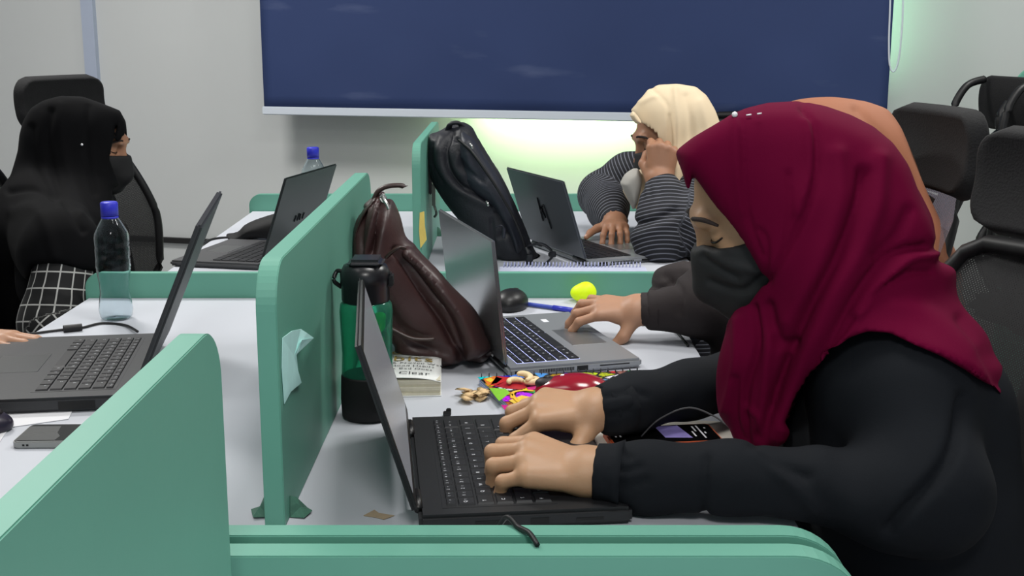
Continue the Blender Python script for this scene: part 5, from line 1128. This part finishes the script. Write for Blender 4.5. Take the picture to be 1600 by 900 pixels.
# ------------------------------------------------------------------ woman in the black scarf at the left
M_bscarf = mat('black_scarf', (10, 10, 12), 0.9, var=0.12, vscale=10, bump=0.04, bscale=600, spec=0.12)
e = thing('person', 'woman in black headscarf and black mask at the far left desk', 'person', (-1.075, 2.95, 0))
hc = PY(142, 222, 2.95); hf = nrm((.96, -.06, -.22)); hu = nrm((.22, 0, .96))
g = Grid((-1.28, 2.73, .66), (-.80, 3.17, 1.2), .0035); P, f, l, u = head_prims(g, hc, hf, hu, .83); g.plane(PY(150, 166, 2.95), (.40, 0, 1), .01); g.cap(hc + [-.02, 0, -.06], (-1.075, 2.95, .88), .045, .05, .03); g.cap((-1.075, 2.95, .84), (-1.085, 2.95, .76), .07, .08, .04)
V, Q = g.mesh(2); under(npmesh('body', V, Q, SK2), e); face_bits(e, P, f, l, u, .83); mask_mesh(e, hc, hf, hu, .90, mat('mask_black_matte', (20, 20, 22), .8))
def torso_l(g, off=0):
    for yy in (-.07, .07): chain(g, [(-1.075, 2.95 + yy, .84), (-1.085, 2.95 + yy, .70), (-1.075, 2.95 + yy, .48)], [.09 + off, .13 + off, .15 + off], .05)
    g.cap((-1.075, 2.83, .85), (-1.075, 3.07, .85), .072 + off, .072 + off, .05)
g = Grid((-1.34, 2.45, .42), (-.80, 3.18, 1.0), .006); torso_l(g); sl_ = [np.array([-1.07, 2.80, .84]), np.array([-1.0, 2.62, .74]), np.array([-.90, 2.50, .56])]
chain(g, sl_[:2], [.07, .066], .03); V, Q = g.mesh(2); V = folds(V, Q, [], .005, 18); under(npmesh('cape', V, Q, M_bscarf), e)
g = Grid((-1.12, 2.35, .42), (-.76, 2.66, .95), .004); A1, A2, A3 = PY(98, 425, 2.50), PY(85, 505, 2.47), PY(120, 545, 2.44); chain(g, [A1, A2, A3], [.062, .068, .05], .03); deskcut(g, -.855, .7515, -1); V, Q = g.mesh(2); V = folds(V, Q, [([(55, 450), (90, 455), (125, 475)], .003, 8), ([(60, 480), (95, 480)], -.003, 6)], .003, 20)
o = npmesh('sleeve', V, Q, M_plaid); av, ar = along(V, [(A1, A2, .12), (A2, A3, 0)]); attr(o, 'along', av); attr(o, 'around', ar); under(o, e)
OUTL = [(36, 190), (48, 170), (68, 158), (95, 150), (128, 151), (160, 162), (188, 172), (197, 190), (199, 235), (190, 242), (178, 244), (180, 215), (184, 192), (178, 200), (176, 246), (184, 268), (190, 290), (176, 295), (178, 330), (185, 380), (192, 430), (130, 425), (90, 412), (50, 415), (40, 470), (-20, 600), (-120, 600), (-100, 340), (-20, 310), (2, 297), (18, 275), (28, 235), (30, 212)]
g = Grid((-1.36, 2.42, .60), (-.80, 3.18, 1.22), .0045); g.ell(PY(118, 218, 2.95), (.130, .105, .122), .02); g.ell(PY(168, 205, 2.95), (.05, .075, .075), .03); g.ell(PY(90, 270, 2.95), (.10, .105, .11), .05); g.cap(PY(130, 290, 2.90), PY(125, 370, 2.80), .09, .10, .05); g.cap(PY(40, 300, 2.92), PY(30, 380, 2.80), .09, .11, .05); torso_l(g, .014); g.cap((-1.07, 2.80, .84), PY(95, 392, 2.525), .09, .09, .05); g.cap(PY(150, 330, 2.85), PY(160, 420, 2.80), .06, .06, .04)
g.outline_cut(OUTL, .012); g.ell(hc + hf * .06 - hu * .03, (.085, .068, .080), .004, 'cut', axes=(hf, np.cross(hu, hf), hu)); V, Q = g.mesh(2)
V = folds(V, Q, [([(80, 175), (75, 230), (95, 300), (130, 360)], -.007, 6), ([(95, 165), (100, 240), (130, 330)], .005, 8), ([(50, 200), (55, 260), (85, 310)], -.006, 6), ([(15, 300), (50, 295), (90, 305)], -.008, 5), ([(20, 330), (60, 330), (85, 400)], .006, 10), ([(140, 165), (135, 230), (150, 300)], -.004, 5)], .003, 22)
under(npmesh('headscarf', V, Q, M_bscarf), e); lower_body(e, -1.07, 2.95, 1, M_bscarf); pins(e, [(128, 226, .003)], 2.843); under(tube('pin_shaft', [PY(78, 323, 2.60), PY(85, 331, 2.585), PY(91, 338, 2.575)], .0015, M_pin, None, 5), e)

# ------------------------------------------------------------------ person just outside the left edge (only fingertips in view)
e = thing('person', 'person beyond the left frame edge, only fingers in view at the laptop', 'person', (-1.2, 1.9, 0))
wa = np.array([-.925, 2.02, .775]); ea = np.array([-1.12, 2.12, .80]); wb = np.array([-.846, 1.587, .80]); eb = np.array([-1.10, 1.62, .80])
V1, Q1, n1 = hand(wa, (.97, -.08, -.02), (0, 0, 1), -1, ((8, 18, 12), (8, 20, 12), (8, 20, 12), (8, 22, 12)), (6, 1, -4, -9), ((.8, .5, -.2), (.9, .3, -.2), (.95, .1, -.2)), .9, ea, .025, .002)
V2, Q2, n2 = hand(wb, (.98, -.03, .06), (0, 0, 1), 1, ((15, 22, 15), (15, 22, 15), (15, 24, 15), (15, 24, 15)), (6, 1, -4, -9), ((.8, .5, -.3), (.9, .2, -.4), (.95, .0, -.3)), .9, eb, .025, .002)
g = Grid((-1.42, 1.5, .7), (-.83, 2.2, 1.22), .005); hc = np.array([-1.17, 1.9, 1.07]); hf = nrm((.95, 0, -.25)); hu = nrm((.25, 0, .95)); P, f, l, u = head_prims(g, hc, hf, hu, .95); g.cap(hc + [-.02, 0, -.06], (-1.22, 1.9, .9), .045, .05, .03); chain(g, [(-1.22, 1.9, .9), (-1.22, 1.76, .88), eb, wb], [.05, .04, .035, .025], .02); chain(g, [(-1.22, 1.9, .9), (-1.22, 2.04, .88), ea, wa], [.05, .04, .035, .025], .02)
V, Q = joinVQ([g.mesh(2), (V1, Q1), (V2, Q2)]); under(npmesh('body', V, Q, SK3), e); nails_obj(n1 + n2, e); face_bits(e, P, f, l, u); mask_mesh(e, hc, hf, hu, 1.0)
g = Grid((-1.48, 1.5, .42), (-.86, 2.24, 1.0), .006)
for yy in (-.07, .07): chain(g, [(-1.23, 1.9 + yy, .90), (-1.25, 1.9 + yy, .72), (-1.24, 1.9 + yy, .48)], [.085, .12, .15], .05)
g.cap((-1.23, 1.78, .885), (-1.23, 2.02, .885), .07, .07, .05); chain(g, [(-1.23, 1.76, .88), eb, wb + [-.02, 0, 0]], [.066, .05, .036], .03); chain(g, [(-1.23, 2.04, .88), ea, wa + [-.02, 0, 0]], [.066, .05, .036], .03); deskcut(g, -.855, .7515, -1)
V, Q = g.mesh(2); under(npmesh('dress', V, Q, M_dress), e)
g = Grid((-1.44, 1.64, .78), (-.98, 2.16, 1.26), .006); g.ell(hc + [-.01, 0, .01], (.12, .10, .13), .02); g.cap(hc + [-.03, 0, -.1], (-1.23, 1.9, .9), .1, .13, .05); g.ell(hc + hf * .06 - hu * .015, (.088, .072, .10), .004, 'cut', axes=(hf, np.cross(hu, hf), hu)); V, Q = g.mesh(2); V = folds(V, Q, [], .003, 22); under(npmesh('headscarf', V, Q, M_bscarf), e); lower_body(e, -1.24, 1.9, 1, M_dress)
